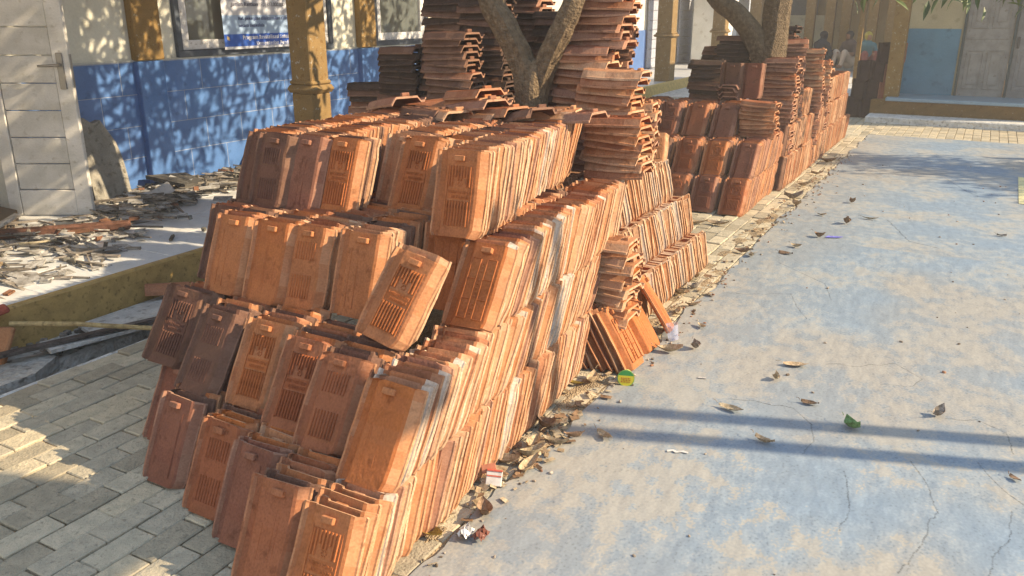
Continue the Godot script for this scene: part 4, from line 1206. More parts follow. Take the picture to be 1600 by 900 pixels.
func debris():
	var V = func(x, z): return Vector2(x, z)
	var fl = 0.151
	# countless splinters, chips and dust on the floor
	var st := begin()
	var r := RandomNumberGenerator.new(); r.seed = 99
	for i in 1350:
		var z = r.randf_range(-6.6, -1.2)
		var lo = lerpf(-5.9, -5.85, clampf((-z - 3.0) / 2.0, 0, 1))
		var hi = lerpf(-4.25, -5.25, smoothstep(-2.6, -4.6, z))
		var x = lo + (hi - lo) * pow(r.randf(), 1.3)
		if r.randf() < 0.10: x = r.randf_range(-5.8, -4.2)
		if z > -3.7 and z < -3.2 and x < -5.4: continue
		var k = r.randf()
		var col; var s
		if k < 0.46: col = Color(0.31, 0.28, 0.24) * r.randf_range(0.35, 1.5); s = Vector3(r.randf_range(0.08, 0.42), r.randf_range(0.004, 0.014), r.randf_range(0.006, 0.03))
		elif k < 0.86: col = Color(0.54, 0.54, 0.52) * r.randf_range(0.6, 1.15); s = Vector3(r.randf_range(0.03, 0.16), r.randf_range(0.004, 0.010), r.randf_range(0.02, 0.10))
		elif k < 0.90: col = Color(0.34, 0.17, 0.10) * r.randf_range(0.6, 1.2); s = Vector3(r.randf_range(0.03, 0.14), r.randf_range(0.01, 0.03), r.randf_range(0.02, 0.06))
		else: col = Color(0.22, 0.21, 0.18) * r.randf_range(0.6, 1.2); s = Vector3(r.randf_range(0.01, 0.05), r.randf_range(0.01, 0.03), r.randf_range(0.01, 0.05))
		var dep = 0.05 * exp(-pow((x + 5.3) * 1.6, 2.0)) * r.randf()
		var b = Basis(Vector3.UP, r.randf_range(-0.9, 0.9) + (0.5 if r.randf() < 0.5 else 0.0)) * Basis(Vector3.BACK, r.randf_range(-0.14, 0.14)) * Basis(Vector3.RIGHT, r.randf_range(-0.3, 0.3))
		box(st, Vector3.ZERO, s, col, 0.0, Transform3D(b, Vector3(x, fl + s.y * 0.5 + dep + 0.002, z)))
	for i in 260: # gravel in the drain mouth
		var z = r.randf_range(-3.6, -1.0); var x = r.randf_range(-4.04, -3.8)
		var s = r.randf_range(0.008, 0.03)
		box(st, Vector3.ZERO, Vector3(s * 1.4, s, s * 1.1), Color(0.30, 0.28, 0.25) * r.randf_range(0.4, 1.4), 0.0, Transform3D(Basis(Vector3.UP, r.randf() * TAU), Vector3(x, -0.073 + s * 0.4, z)))
	var d := obj("rubble", fin(st), M.wood)
	tag(d, "splinters, plaster chips and broken tile strewn over the veranda floor", "rubble"); d.set_meta("kind", "stuff")
	# wire and cable scribbles
	for k in 6:
		st = begin()
		var p = []; var c = Vector3(-5.0 + jit(0.4), fl + 0.02, -2.75 + jit(0.55)); var a = r.randf() * TAU
		for i in 9: p.append(c + Vector3(cos(a + i * 0.33) * (0.2 + 0.06 * i), 0.006 + 0.02 * absf(sin(i * 1.3 + k)), sin(a + i * 0.33) * (0.12 + 0.02 * i)))
		var s = smooth_path(p, [0.005, 0.005, 0.005, 0.005, 0.005, 0.005, 0.005, 0.005, 0.005], 36)
		tube(st, s[0], s[1], 5, Color(0.14, 0.13, 0.12))
		var o := obj("cable", fin(st), M.cloth); tag(o, "thin dark cable on the veranda floor, %s of six" % ["nearest the kerb edge", "looped round the hoop", "widest loop", "innermost loop", "furthest back", "closest to the beam"][k], "cable", "cables among the rubble")
	# named bigger pieces
	plank("timber_beam", "long dark red-brown timber lying across the rubble before the white door", "beam", Vector3(-6.3 + 0.6, fl + 0.035, -2.55), Vector3(-4.86, fl + 0.035, -3.50), 0.07, 0.055, Color(0.20, 0.10, 0.07), M.wood)
	plank("white_batten", "pale split batten propped over the timber beam at the picture's left edge", "batten", Vector3(-5.25, fl + 0.02, -2.55), Vector3(-5.35, fl + 0.14, -3.05), 0.05, 0.02, Color(0.62, 0.58, 0.50), M.wood)
	plank("wood_strip", "slim brown strip lying in front of the timber beam", "strip", Vector3(-4.35, fl + 0.012, -2.12), Vector3(-4.75, fl + 0.03, -2.55), 0.04, 0.02, Color(0.32, 0.24, 0.15), M.wood)
	plank("wood_strip", "reddish strip at the left edge above the yellow kerb", "strip", Vector3(-4.75, fl + 0.012, -2.25), Vector3(-5.05, fl + 0.02, -2.62), 0.05, 0.025, Color(0.30, 0.12, 0.08), M.wood)
	plank("wood_strip", "long thin strip near the foot of the blue wall", "strip", Vector3(-5.75, fl + 0.05, -4.5), Vector3(-4.9, fl + 0.03, -5.2), 0.03, 0.015, Color(0.5, 0.46, 0.38), M.wood)
	st = begin()
	var ring = []
	var rr = []
	for i in 33:
		ring.append(Vector3(cos(TAU * i / 32.0) * 0.10, 0.006 + 0.02 * sin(TAU * i / 32.0 + 1.0), sin(TAU * i / 32.0) * 0.10)); rr.append(0.007)
	tube(st, ring, rr, 6, Color(0.52, 0.46, 0.32))
	var hp := obj("cane_hoop", fin(st), M.wood); hp.position = Vector3(-4.98, fl + 0.03, -2.93); tag(hp, "round cane hoop lying among rubble left of the kerb", "hoop")
	# cement board against the wall
	st = begin()
	var g = []
	var top = [0.62, 0.60, 0.63, 0.58, 0.60, 0.50, 0.42]
	for i in 7:
		var row = []
		for j in 6:
			var v = j / 5.0
			row.append(Vector3(-0.12 * v + 0.02 * sin(i * 0.9 + j * 0.7), top[i] * v, -0.062 * i))
		g.append(row)
	for i in 6:
		for j in 5:
			quad(st, g[i][j], g[i + 1][j], g[i + 1][j + 1], g[i][j + 1], Color(0.50, 0.48, 0.44)); quad(st, g[i][j + 1] + Vector3(-0.05, 0, 0), g[i + 1][j + 1] + Vector3(-0.05, 0, 0), g[i + 1][j] + Vector3(-0.05, 0, 0), g[i][j] + Vector3(-0.05, 0, 0), Color(0.36, 0.34, 0.3))
		quad(st, g[i][5], g[i + 1][5], g[i + 1][5] + Vector3(-0.05, 0, 0), g[i][5] + Vector3(-0.05, 0, 0), Color(0.45, 0.43, 0.4))
	for j in 5: quad(st, g[6][j], g[6][j] + Vector3(-0.05, 0, 0), g[6][j + 1] + Vector3(-0.05, 0, 0), g[6][j + 1], Color(0.45, 0.43, 0.4))
	var cb := obj("cement_board", fin(st), M.concrete); cb.position = Vector3(-5.72, fl, -3.86); cb.rotation.y = deg_to_rad(8); tag(cb, "broken grey cement board leaning on the blue tiled wall beside the door", "board")
	# curled white sheets
	for k in range(1, 3):
		st = begin(); g = []
		for i in 8:
			var row = []
			for j in 5: row.append(Vector3((j - 2) * 0.05, 0.03 + [0.10, 0.07, 0.05][k] * pow(i / 7.0 - 0.3, 2.0) * 2.0 + 0.02 * sin(j + k), -i * 0.045))
			g.append(row)
		sheet(st, g, 0.003, Color(0.60, 0.60, 0.58), Color(0.42, 0.42, 0.40))
		var o := obj("curled_sheet", fin(st), M.paint); o.position = [Vector3(-5.42, fl, -3.72), Vector3(-5.55, fl, -4.02), Vector3(-5.62, fl, -4.35)][k]; o.rotation.y = [0.9, -0.4, 0.3][k]
		tag(o, ["curled white sheet lying beside the foot of the white door", "pale bent sheet in front of the leaning cement board", "small pale sheet right of the leaning cement board"][k], "sheet")
	board("dark_slab", "dark flat slab lying at the foot of the blue wall, right of the cement board", "slab", [V.call(-5.9, -4.45), V.call(-5.5, -4.5), V.call(-5.55, -4.75), V.call(-5.9, -4.85)], fl + 0.06, 0.03, Color(0.16, 0.15, 0.14), M.concrete, Vector2(-0.1, 0.1))
	board("dark_slab", "long grey-brown slab under the blue wall beside the tile pile", "slab", [V.call(-5.9, -5.6), V.call(-5.4, -5.5), V.call(-5.2, -6.2), V.call(-5.8, -6.5)], fl + 0.10, 0.04, Color(0.30, 0.26, 0.21), M.concrete, Vector2(-0.08, 0.0))
	board("rag", "dark crumpled heap of sacking behind the foot of the white door", "sacking", [V.call(-5.95, -2.6), V.call(-5.5, -2.7), V.call(-5.45, -3.0), V.call(-5.7, -3.25), V.call(-5.95, -3.2)], fl + 0.07, 0.10, Color(0.17, 0.13, 0.09), M.cloth, Vector2(-0.1, 0.1))
	# slabs over the drain
	board("drain_cover", "large grey cement sheet lying over the drain beside the tile pile", "cement sheet", [V.call(-4.03, -2.50), V.call(-3.80, -2.42), V.call(-3.56, -3.35), V.call(-3.74, -4.05), V.call(-4.03, -4.0)], -0.030, 0.02, Color(0.95, 0.95, 0.95), M.concrete, Vector2(0.10, 0.0))
	board("drain_cover", "narrow grey sheet bridging the drain in front of the large one", "cement sheet", [V.call(-3.92, -2.22), V.call(-3.72, -2.15), V.call(-3.50, -2.95), V.call(-3.58, -3.2), V.call(-3.80, -2.44)], -0.015, 0.018, Color(0.85, 0.85, 0.85), M.concrete, Vector2(0.09, 0.02))
	board("drain_cover", "grey chipped slab over the drain at the left edge", "cement sheet", [V.call(-4.02, -1.2), V.call(-3.66, -1.2), V.call(-3.62, -2.0), V.call(-3.75, -2.2), V.call(-4.0, -2.25)], -0.08, 0.06, Color(0.66, 0.66, 0.65), M.concrete, Vector2(0.06, 0))
	board("dark_plank", "dark strip of wood lying on the grey sheets over the drain", "plank", [V.call(-3.92, -2.0), V.call(-3.86, -1.97), V.call(-3.52, -2.72), V.call(-3.56, -2.75)], 0.012, 0.016, Color(0.13, 0.11, 0.10), M.wood, Vector2(0.09, 0))
	# stick
	st = begin(); tube(st, [Vector3(-4.0, 0.09, -2.14), Vector3(-3.75, 0.075, -2.32), Vector3(-3.47, 0.03, -2.54)], [0.012, 0.0125, 0.012], 8, Color(0.60, 0.46, 0.22))
	var sk := obj("bamboo_stick", fin(st), M.wood); tag(sk, "yellow bamboo stick lying from the kerb over the drain to the pavers", "stick")
	# broken tile pieces
	st = begin(); lathe_half(st, 0.055, 0.24, Color(0.42, 0.20, 0.11))
	var bt := obj("broken_ridge_tile", fin(st), M.clay); bt.transform = Transform3D(Basis(Vector3.UP, 2.45) * Basis(Vector3.RIGHT, 0.06), Vector3(-3.95, 0.0, -3.02)); tag(bt, "curved broken clay tile at the foot of the sunlit yellow kerb", "broken tile")
	st = begin(); box(st, Vector3.ZERO, Vector3(0.13, 0.03, 0.22), Color(0.40, 0.2, 0.1), 0.008)
	bt = obj("broken_roof_tile", fin(st), M.clay); bt.transform = Transform3D(Basis(Vector3.UP, 0.4) * Basis(Vector3.RIGHT, 0.9), Vector3(-3.97, 0.0, -2.04)); tag(bt, "upright orange tile fragment by the drain at the left edge", "broken tile")
	st = begin(); box(st, Vector3.ZERO, Vector3(0.08, 0.03, 0.14), Color(0.35, 0.10, 0.07), 0.008)
	bt = obj("broken_roof_tile", fin(st), M.clay); bt.transform = Transform3D(Basis(Vector3.UP, -0.3) * Basis(Vector3.RIGHT, 0.2), Vector3(-4.02, 0.16, -2.08)); tag(bt, "small dark red tile fragment on the kerb above the orange one", "broken tile")

func lathe_half(st, r, l, col):
	for i in 8:
		var a = PI * i / 8; var b = PI * (i + 1) / 8
		for rr in [r, r - 0.012]:
			var q = [Vector3(cos(a) * rr, sin(a) * rr, l / 2), Vector3(cos(a) * rr, sin(a) * rr, -l / 2), Vector3(cos(b) * rr, sin(b) * rr, -l / 2), Vector3(cos(b) * rr, sin(b) * rr, l / 2)]
			if rr < r: q.reverse()
			quad(st, q[0], q[1], q[2], q[3], col)
		for z in [l / 2, -l / 2]:
			var s = r - 0.012
			var q = [Vector3(cos(a) * r, sin(a) * r, z), Vector3(cos(b) * r, sin(b) * r, z), Vector3(cos(b) * s, sin(b) * s, z), Vector3(cos(a) * s, sin(a) * s, z)]
			if z < 0: q.reverse()
			quad(st, q[0], q[1], q[2], q[3], col.lightened(0.1))

# ---------------------------------------------------------------- fallen leaves and litter
func dry_leaf(at: Vector2, len_: float, wid: float, curl: float, turn: float, col: Color, label: String, group := "fallen leaves", lift := 0.0):
	var st := begin()
	var g = []
	var n = 9
	var tw = rng.randf_range(-0.5, 0.5)
	for i in n:
		var u = float(i) / (n - 1)
		var w = wid * 0.5 * pow(sin(PI * clampf(u * 0.97 + 0.015, 0, 1)), 0.8) + 0.0015
		var row = []
		for j in 5:
			var v = (j - 2) / 2.0
			curl = minf(curl, 9.0)
			var y = curl * 0.55 * len_ * (pow(u - 0.45, 2.0) * 1.7 + absf(v) * absf(v) * 0.32 * sin(PI * u)) + v * tw * wid * (u - 0.5) + rng.randf_range(0, 0.0025)
			row.append(Vector3(v * w * (1.0 - curl * 0.25), y + 0.005, (u - 0.5) * len_ * (1.0 - curl * 0.2)))
		g.append(row)
	sheet(st, g, 0.0012, col, col * 0.8)
	var s = smooth_path([Vector3(0, g[0][2].y + 0.002, -0.5 * len_), Vector3(0.004, g[0][2].y + 0.008, -0.6 * len_), Vector3(0.01, g[0][2].y + 0.004, -0.72 * len_)], [0.0013, 0.0012, 0.0009], 6)
	tube(st, s[0], s[1], 5, col * 0.7)
	var o := obj("dry_leaf", fin(st), M.leaf)
	o.position = Vector3(at.x, (0.004 if at.x > -1.2 else 0.0) + lift, at.y); o.rotation.y = turn
	o.rotation.z = rng.randf_range(-0.2, 0.2)
	tag(o, label, "leaf", group)
	return o

func litter():
	var tan = Color(0.58, 0.45, 0.30); var brn = Color(0.40, 0.27, 0.18); var pal = Color(0.62, 0.52, 0.36); var gry = Color(0.38, 0.33, 0.29); var yel = Color(0.55, 0.42, 0.10)
	var L = [
		[-0.61, -3.49, 0.07, 0.045, 1.3, 0.4, pal, "pale cupped leaf on the court right of the paper cup"],
		[-0.56, -3.68, 0.12, 0.045, 0.4, 1.9, tan, "flat brown-edged leaf on the court behind the cupped one"],
		[0.04, -3.45, 0.09, 0.06, 1.4, 2.6, gry, "crumpled grey leaf beside the curved crack on the court"],
		[-0.43, -3.31, 0.08, 0.03, 0.5, 1.6, brn * 0.5, "small dark leaf on the court above the double shadow"],
		[-0.52, -2.89, 0.10, 0.035, 0.8, 1.2, tan, "brown leaf lying in the nearer of the two shadow bars"],
		[-1.06, -2.64, 0.10, 0.035, 0.7, 1.1, tan, "tan leaf on the court just past the shadow bars near the pile"],
		[-0.70, -3.10, 0.12, 0.035, 0.5, 1.4, pal, "long tan leaf on the court, front of the shadow bars' left half"],
		[-1.30, -3.08, 0.15, 0.055, 1.0, 0.2, tan, "upright curled leaf left of the paper cup"],
		[-1.37, -3.02, 0.11, 0.03, 0.5, 1.5, yel, "yellow leaf on the pavers left of the paper cup"],
		[-1.31, -1.81, 0.16, 0.05, 0.6, 1.4, yel, "long yellow leaf at the foot of the pile near the bottom"],
		[-1.20, -1.98, 0.14, 0.07, 1.2, 0.7, brn, "brown curled leaf on the slab edge above the silver wrapper"],
		[-1.30, -2.60, 0.18, 0.08, 1.2, 1.0, brn, "large dark leaf against the pile where the shadow bars begin"],
		[-1.27, -2.44, 0.15, 0.06, 1.1, 0.1, tan, "tan leaf heaped at the pile foot, uppermost of its heap"],
		[-1.24, -2.38, 0.14, 0.06, 1.2, 2.2, pal, "pale leaf heaped at the pile foot, in the middle of its heap"],
		[-1.21, -2.30, 0.14, 0.055, 1.0, 3.0, tan, "tan leaf heaped at the slab edge, nearest the camera of its heap"],
		[-1.30, -2.30, 0.13, 0.05, 0.9, 1.8, tan, "brown leaf between the leaf heap and the red packet"],
		[-1.20, -2.50, 0.13, 0.03, 0.9, 1.6, pal, "thin pale leaf at the right tip of the leaf heap"],
		[-1.16, -2.58, 0.10, 0.02, 1.0, 2.0, brn, "twisted stem-like leaf where the bars meet the slab edge"],
		[-1.12, -3.56, 0.16, 0.06, 0.9, 1.7, pal, "big pale curled leaf in front of the clear cup"],
		[-1.02, -3.66, 0.10, 0.07, 1.4, 0.6, gry, "grey crumpled leaf right of the clear cup"],
		[-1.08, -3.95, 0.09, 0.03, 0.7, 0.8, pal, "narrow pale leaf on the court beyond the clear cup"],
		[-1.35, -4.40, 0.14, 0.06, 1.2, 1.0, pal, "pale leaf at the foot of the far half, first of three"],
		[-1.30, -4.55, 0.13, 0.06, 1.3, 2.3, gry, "grey curled leaf at the foot of the far half, second of three"],
		[-1.36, -4.75, 0.15, 0.05, 1.0, 0.5, tan, "tan leaf at the far corner of the nearest pile, third of three"],
		[-1.22, -4.25, 0.10, 0.04, 0.9, 1.9, tan, "brown leaf on the slab edge beside the far half of the pile"],
		[-1.26, -4.10, 0.11, 0.05, 0.8, 0.2, pal, "pale leaf on the pavers before the far half of the pile"],
		[-0.83, -7.40, 0.10, 0.07, 1.5, 0.8, brn, "upright brown leaf on the court, furthest of the lit ones"],
		[-0.97, -6.80, 0.08, 0.04, 0.8, 1.5, tan, "small tan leaf on the court beside the second pile"],
		[-0.76, -6.62, 0.12, 0.09, 1.5, 0.3, brn, "standing curled leaf with a long shadow beside the second pile"],
		[-0.87, -6.10, 0.12, 0.07, 1.3, 1.1, brn, "crumpled brown leaf beside the blue scrap on the court"],
		[-0.62, -6.85, 0.13, 0.03, 0.5, 1.5, pal, "slim pale leaf lying alone on the sunny court"],
		[-1.25, -5.45, 0.14, 0.05, 0.9, 1.6, brn, "dark leaf on the slab edge between the two piles"],
		[-1.18, -5.38, 0.09, 0.04, 0.8, 0.4, pal, "pale leaf on the slab edge between the two piles"],
		[-1.61, -6.12, 0.20, 0.06, 0.6, 1.5, tan, "long flat leaf on the pavers before the second pile, right one"],
		[-1.76, -6.08, 0.18, 0.06, 0.6, 1.8, tan, "long flat leaf on the pavers before the second pile, left one"],
		[-1.33, -7.95, 0.16, 0.06, 1.0, 1.4, tan, "curled leaf at the long side of the second pile, nearest"],
		[-1.30, -7.35, 0.20, 0.08, 1.1, 1.7, gry, "large grey leaf at the slab edge beside the second pile"],
		[-1.22, -7.10, 0.14, 0.06, 1.1, 0.9, tan, "tan leaf on the slab edge before the large grey leaf"],
		[-1.32, -8.60, 0.14, 0.05, 0.9, 1.6, tan, "curled leaf at the long side of the second pile, middle"],
		[-1.34, -9.40, 0.22, 0.08, 0.9, 1.5, brn, "dark leaf at the long side of the second pile, furthest"],
		[-0.96, -5.75, 0.10, 0.05, 0.9, 1.2, pal, "pale leaf on the court in front of the blue scrap"],
		[-0.99, -5.55, 0.10, 0.04, 0.3, 1.5, brn * 0.6, "flat dark leaf on the court nearest the slab-edge leaves"],
		[0.27, -6.77, 0.07, 0.03, 0.5, 1.5, gry, "tiny grey leaf at the right edge of the sunny court"],
		[0.30, -3.05, 0.05, 0.02, 0.5, 0.9, brn, "tiny brown leaf at the right edge beside a crack"]]
	for l in L: dry_leaf(Vector2(l[0], l[1]), l[2], l[3], l[4], l[5], l[6], l[7])
	var gl = dry_leaf(Vector2(-0.25, -3.17), 0.11, 0.06, 1.1, 0.8, Color(0.22, 0.40, 0.16), "fresh green crumpled leaf between the two shadow bars")
	# pebbles and crumbs
	var st := begin()
	var r := RandomNumberGenerator.new(); r.seed = 17
	for i in 420:
		var z = r.randf_range(-10, -1.4); var x = -1.22 + r.randf_range(-0.12, 0.1) if r.randf() < 0.8 else r.randf_range(-1.2, 0.5)
		var s = r.randf_range(0.003, 0.012)
		var b = Basis(Vector3.UP, r.randf() * TAU) * Basis(Vector3.RIGHT, r.randf())
		box(st, Vector3.ZERO, Vector3(s * 1.5, s * 0.8, s), [Color(0.42, 0.22, 0.13), Color(0.4, 0.34, 0.27), Color(0.2, 0.16, 0.12), Color(0.5, 0.45, 0.38)][r.randi() % 4], s * 0.2, Transform3D(b, Vector3(x, 0.004 + s * 0.3, z)))
	for i in 320:
		var z = r.randf_range(-9.0, -1.5); var x = -1.27 + r.randf_range(-0.13, 0.10)
		if i < 130: z = -2.42 + r.randfn() * 0.22; x = -1.25 + r.randfn() * 0.04
		var s = r.randf_range(0.006, 0.03)
		var b = Basis(Vector3.UP, r.randf() * TAU) * Basis(Vector3.RIGHT, r.randf_range(-0.6, 0.6))
		box(st, Vector3.ZERO, Vector3(s * 1.6, 0.0015, s * 0.8), [Color(0.48, 0.36, 0.22), Color(0.30, 0.19, 0.11), Color(0.6, 0.5, 0.34)][r.randi() % 3], 0.0, Transform3D(b, Vector3(x, 0.008 + s * 0.2, z)))
	var cr := obj("crumbs", fin(st), M.wood); cr.set_meta("kind", "stuff"); tag(cr, "crumbs of clay, grit and leaf along the edge of the court", "crumbs")
	# drink cup on its side: cone with a printed lid facing the camera
	var c := thing("drink_cup", "yellow and green plastic drink cup lying by the slab edge", "cup", Vector3(-1.165, 0.036, -3.12), 0.0)
	var xf = Transform3D(Basis(Vector3.UP, deg_to_rad(18)) * Basis(Vector3.RIGHT, deg_to_rad(80)), Vector3.ZERO)
	st = begin()
	lathe(st, [Vector2(0.0, -0.085), Vector2(0.019, -0.085), Vector2(0.021, -0.08), Vector2(0.033, 0.0)], 28, Color(0.50, 0.66, 0.20), xf)
	obj("body", fin(st), M.gloss, c)
	st = begin()
	lathe(st, [Vector2(0.033, -0.002), Vector2(0.037, -0.001), Vector2(0.037, 0.003), Vector2(0.034, 0.003)], 28, Color(0.20, 0.42, 0.10), xf)
	obj("rim", fin(st), M.gloss, c)
	for half in 2:
		st = begin()
		var fan = []
		for k in 15:
			var a = lerpf(0.35, PI - 0.35, k / 14.0) if half == 0 else lerpf(PI - 0.35, TAU + 0.35, k / 14.0)
			fan.append(xf * Vector3(cos(a) * 0.034, 0.0032, -sin(a) * 0.034))
		for k in range(1, 14): tri(st, fan[0], fan[k], fan[k + 1], [Color(0.06, 0.30, 0.08), Color(0.66, 0.58, 0.05)][half])
		obj(["green_print", "yellow_print"][half], fin(st), M.gloss, c)
	st = begin() # rows of rust-red print, too small to read
	for row in 3:
		for k in 6:
			var x = -0.020 + k * 0.007; var zz = 0.000 + row * 0.008
			box(st, Vector3(x + 0.002, 0.0036, zz), Vector3(0.0048 - 0.002 * ((k + row) % 2), 0.0006, 0.0055), Color(0.45, 0.12, 0.03), 0.0, xf)
	obj("print_marks", fin(st), M.gloss, c)
	# cigarette packet
	var p := thing("cigarette_packet", "open red and white cigarette packet on the sand at the slab edge", "packet", Vector3(-1.262, 0.03, -2.15), deg_to_rad(28))
	var pf = Transform3D(Basis(Vector3.RIGHT, deg_to_rad(-28)) * Basis(Vector3.BACK, deg_to_rad(-6)), Vector3.ZERO)
	st = begin(); box(st, Vector3(0, 0, 0), Vector3(0.055, 0.052, 0.022), Color(0.66, 0.63, 0.6), 0.002, pf); obj("box", fin(st), M.paint, p)
	st = begin(); box(st, Vector3(0, 0.026, 0.002), Vector3(0.054, 0.006, 0.024), Color(0.55, 0.12, 0.08), 0.001, pf); box(st, Vector3(0, 0.008, 0.0122), Vector3(0.05, 0.005, 0.001), Color(0.55, 0.15, 0.1), 0.0, pf); obj("red_band", fin(st), M.paint, p)
	st = begin(); box(st, Vector3(-0.012, 0.036, -0.010), Vector3(0.05, 0.03, 0.004), Color(0.5, 0.2, 0.12), 0.001, pf * Transform3D(Basis(Vector3.BACK, 0.3), Vector3.ZERO)); obj("lid", fin(st), M.paint, p)
	# wrapper
	var w := thing("snack_wrapper", "crumpled brown and silver wrapper on the slab edge in front", "wrapper", Vector3(-1.155, 0.006, -1.86))
	for q in [["brown_half", Color(0.16, 0.06, 0.04), Vector3(0.012, 0, 0), M.gloss], ["silver_half", Color(0.55, 0.55, 0.56), Vector3(-0.035, 0, 0.012), M.metal]]:
		st = begin(); var g = []
		for i in 7:
			var row = []
			for j in 6: row.append(Vector3((j - 2.5) * 0.008, 0.010 + 0.032 * absf(sin(i * 1.25 + j * 0.9)) * (1 - absf(j - 2.5) / 3.4), (i - 3) * 0.009) + q[2])
			g.append(row)
		sheet(st, g, 0.001, q[1], q[1]); obj(q[0], fin(st), q[3], w)
	# clear cup and blue scrap
	st = begin()
	lathe(st, [Vector2(0.024, 0.0), Vector2(0.034, 0.075), Vector2(0.037, 0.077)], 24, Color.WHITE, Transform3D(Basis(Vector3.BACK, 0.25), Vector3.ZERO))
	lathe(st, [Vector2(0.0, 0.002), Vector2(0.024, 0.0)], 24, Color.WHITE, Transform3D(Basis(Vector3.BACK, 0.25), Vector3.ZERO))
	var cu := obj("clear_cup", fin(st), M.film); cu.position = Vector3(-1.15, 0.008, -3.72); tag(cu, "clear plastic cup standing at the foot of the leaning tiles", "cup")
	board("blue_scrap", "small violet-blue scrap lying beside the brown leaf on the court", "scrap", [Vector2(-0.83, -6.10), Vector2(-0.74, -6.14), Vector2(-0.72, -6.18), Vector2(-0.82, -6.16)], 0.011, 0.002, Color(0.20, 0.20, 0.62), M.paint)
	board("white_scrap", "thin zigzag white paper scrap on the court near the shadow bars", "scrap", [Vector2(-0.82, -2.66), Vector2(-0.80, -2.675), Vector2(-0.785, -2.668), Vector2(-0.765, -2.685), Vector2(-0.745, -2.680), Vector2(-0.747, -2.672), Vector2(-0.768, -2.670), Vector2(-0.786, -2.655), Vector2(-0.80, -2.662), Vector2(-0.815, -2.648)], 0.008, 0.002, Color(0.56, 0.55, 0.52), M.paint)
	board("paper_scrap", "tiny white paper scrap on the court by the nearer bar", "scrap", [Vector2(-0.91, -3.335), Vector2(-0.875, -3.345), Vector2(-0.88, -3.356), Vector2(-0.91, -3.348)], 0.008, 0.002, Color(0.52, 0.5, 0.47), M.paint)

# ---------------------------------------------------------------- people in the distance
func skin_mesh(bones: Array, cell: float) -> ArrayMesh: # smooth union of tapered capsules, as surface nets
	var lo = Vector3.ONE * 1e9; var hi = -lo
	for b in bones:
		var r = max(b[2], b[3]) + 0.06
		for p in [b[0], b[1]]: lo = lo.min(p - Vector3.ONE * r); hi = hi.max(p + Vector3.ONE * r)
	var n = Vector3i(((hi - lo) / cell).ceil()) + Vector3i.ONE
	var f := PackedFloat32Array(); f.resize(n.x * n.y * n.z)
	var ci := PackedInt32Array(); ci.resize(f.size())
	for z in n.z:
		for y in n.y:
			for x in n.x:
				var p = lo + Vector3(x, y, z) * cell
				var d = 1e9; var best = 1e9; var bi = 0
				for k in bones.size():
					var b = bones[k]
					var ab = b[1] - b[0]
					var t = clampf((p - b[0]).dot(ab) / max(ab.length_squared(), 1e-6), 0, 1)
					var e = (p - b[0] - ab * t).length() - lerpf(b[2], b[3], t)
					if e < best: best = e; bi = k
					var h = clampf(0.5 + 0.5 * (d - e) / 0.03, 0, 1)
					d = lerpf(d, e, h) - 0.03 * h * (1 - h) if d < 1e8 else e
				f[(z * n.y + y) * n.x + x] = d; ci[(z * n.y + y) * n.x + x] = bi
	var vid := {}
	var vs = []; var cs = []
	var at = func(x, y, z): return f[(z * n.y + y) * n.x + x]
	for z in n.z - 1:
		for y in n.y - 1:
			for x in n.x - 1:
				var s = Vector3.ZERO; var c = 0; var neg = 0
				for e in [[0, 1], [2, 3], [4, 5], [6, 7], [0, 2], [1, 3], [4, 6], [5, 7], [0, 4], [1, 5], [2, 6], [3, 7]]:
					var a = Vector3i(x + (e[0] & 1), y + (e[0] >> 1 & 1), z + (e[0] >> 2)); var b = Vector3i(x + (e[1] & 1), y + (e[1] >> 1 & 1), z + (e[1] >> 2))
					var fa = at.call(a.x, a.y, a.z); var fb = at.call(b.x, b.y, b.z)
					if (fa < 0) != (fb < 0):
						s += Vector3(a).lerp(Vector3(b), fa / (fa - fb)); c += 1
				if c:
					vid[(z * n.y + y) * n.x + x] = vs.size(); vs.append(lo + s / c * cell); cs.append(bones[ci[(z * n.y + y) * n.x + x]][4])
	var st := SurfaceTool.new(); st.begin(Mesh.PRIMITIVE_TRIANGLES); st.set_smooth_group(0)
	for i in vs.size(): st.set_color(cs[i]); st.add_vertex(vs[i])
	var D = [Vector3i(1, 0, 0), Vector3i(0, 1, 0), Vector3i(0, 0, 1)]
	for z in range(1, n.z - 1):
		for y in range(1, n.y - 1):
			for x in range(1, n.x - 1):
				var fa = at.call(x, y, z)
				for ax in 3:
					var q = Vector3i(x, y, z) + D[ax]
					var fb = at.call(q.x, q.y, q.z)
					if (fa < 0) == (fb < 0): continue
					var u = D[(ax + 1) % 3]; var v = D[(ax + 2) % 3]
					var id = []
					for o in [Vector3i.ZERO, -u, -u - v, -v]:
						var w = Vector3i(x, y, z) + o
						id.append(vid.get((w.z * n.y + w.y) * n.x + w.x, -1))
					if -1 in id: continue
					if fa < 0: id.reverse()
					for k in [0, 1, 2, 0, 2, 3]: st.add_index(id[k])
	st.generate_normals()
	return st.commit()

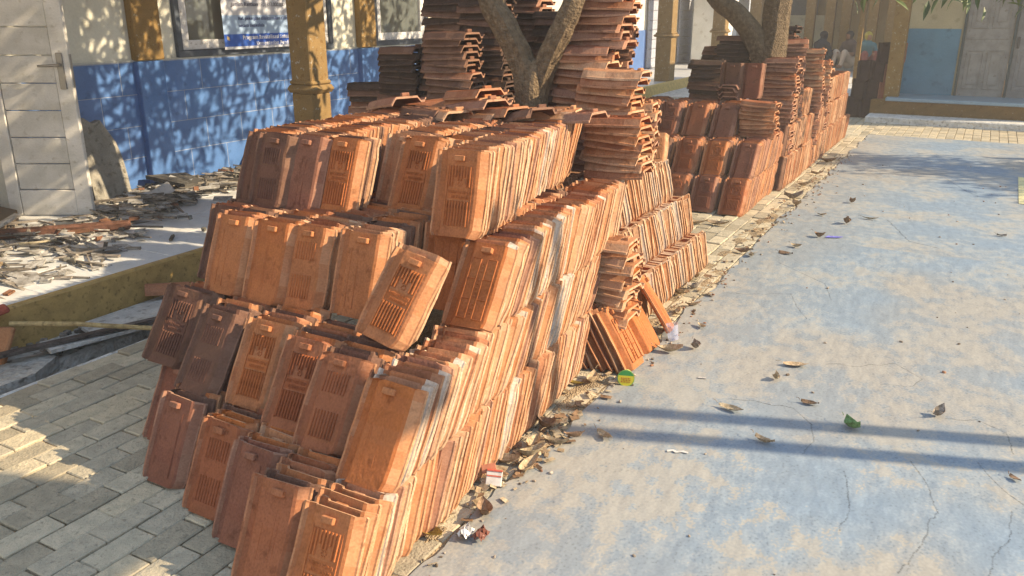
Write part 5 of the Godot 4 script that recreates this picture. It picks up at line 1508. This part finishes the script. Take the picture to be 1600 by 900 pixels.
func sitter(label: String, at: Vector3, turn: float, top: Color, legs: Color, head: Color, skin: Color):
	var o := thing("person", label, "person", at, turn)
	# sitting on the floor, knees drawn up, looking along +z
	var B = [
		[Vector3(0, 0.12, 0), Vector3(0, 0.30, -0.03), 0.15, 0.14, legs],
		[Vector3(0, 0.28, -0.03), Vector3(0, 0.56, 0.01), 0.145, 0.15, top],
		[Vector3(-0.16, 0.57, 0.01), Vector3(0.16, 0.57, 0.01), 0.07, 0.07, top],
		[Vector3(0, 0.58, 0.02), Vector3(0, 0.68, 0.04), 0.055, 0.05, skin],
		[Vector3(0, 0.75, 0.06), Vector3(0, 0.80, 0.05), 0.085, 0.098, head],
		[Vector3(0, 0.74, 0.09), Vector3(0, 0.78, 0.10), 0.065, 0.06, skin]]
	for s in [-1, 1]:
		B.append([Vector3(s * 0.19, 0.55, 0.01), Vector3(s * 0.23, 0.33, 0.12), 0.055, 0.045, top])
		B.append([Vector3(s * 0.23, 0.33, 0.12), Vector3(s * 0.10, 0.36, 0.33), 0.043, 0.034, skin])
		B.append([Vector3(s * 0.10, 0.36, 0.33), Vector3(s * 0.06, 0.36, 0.41), 0.034, 0.022, skin])
		B.append([Vector3(s * 0.10, 0.12, 0.02), Vector3(s * 0.13, 0.38, 0.36), 0.10, 0.07, legs])
		B.append([Vector3(s * 0.13, 0.38, 0.36), Vector3(s * 0.12, 0.07, 0.46), 0.068, 0.05, legs])
		B.append([Vector3(s * 0.12, 0.05, 0.45), Vector3(s * 0.13, 0.035, 0.60), 0.045, 0.035, skin])
	obj("body", skin_mesh(B, 0.026), M.cloth, o)

func people():
	var sk = Color(0.26, 0.14, 0.08)
	sitter("person sitting in the hall in a yellow headscarf and teal top", Vector3(-2.70, 0.15, -22.9), 0.4, Color(0.07, 0.16, 0.18), Color(0.20, 0.06, 0.05), Color(0.36, 0.29, 0.05), sk)
	sitter("person sitting left of the yellow headscarf, in dark clothes", Vector3(-3.15, 0.15, -23.4), -0.5, Color(0.12, 0.08, 0.06), Color(0.5, 0.4, 0.3), Color(0.03, 0.025, 0.02), sk)
	sitter("person in black crouching before the hall columns, nearest the second pile", Vector3(-3.78, 0.15, -23.0), 2.6, Color(0.025, 0.025, 0.03), Color(0.02, 0.02, 0.025), Color(0.02, 0.018, 0.016), sk)
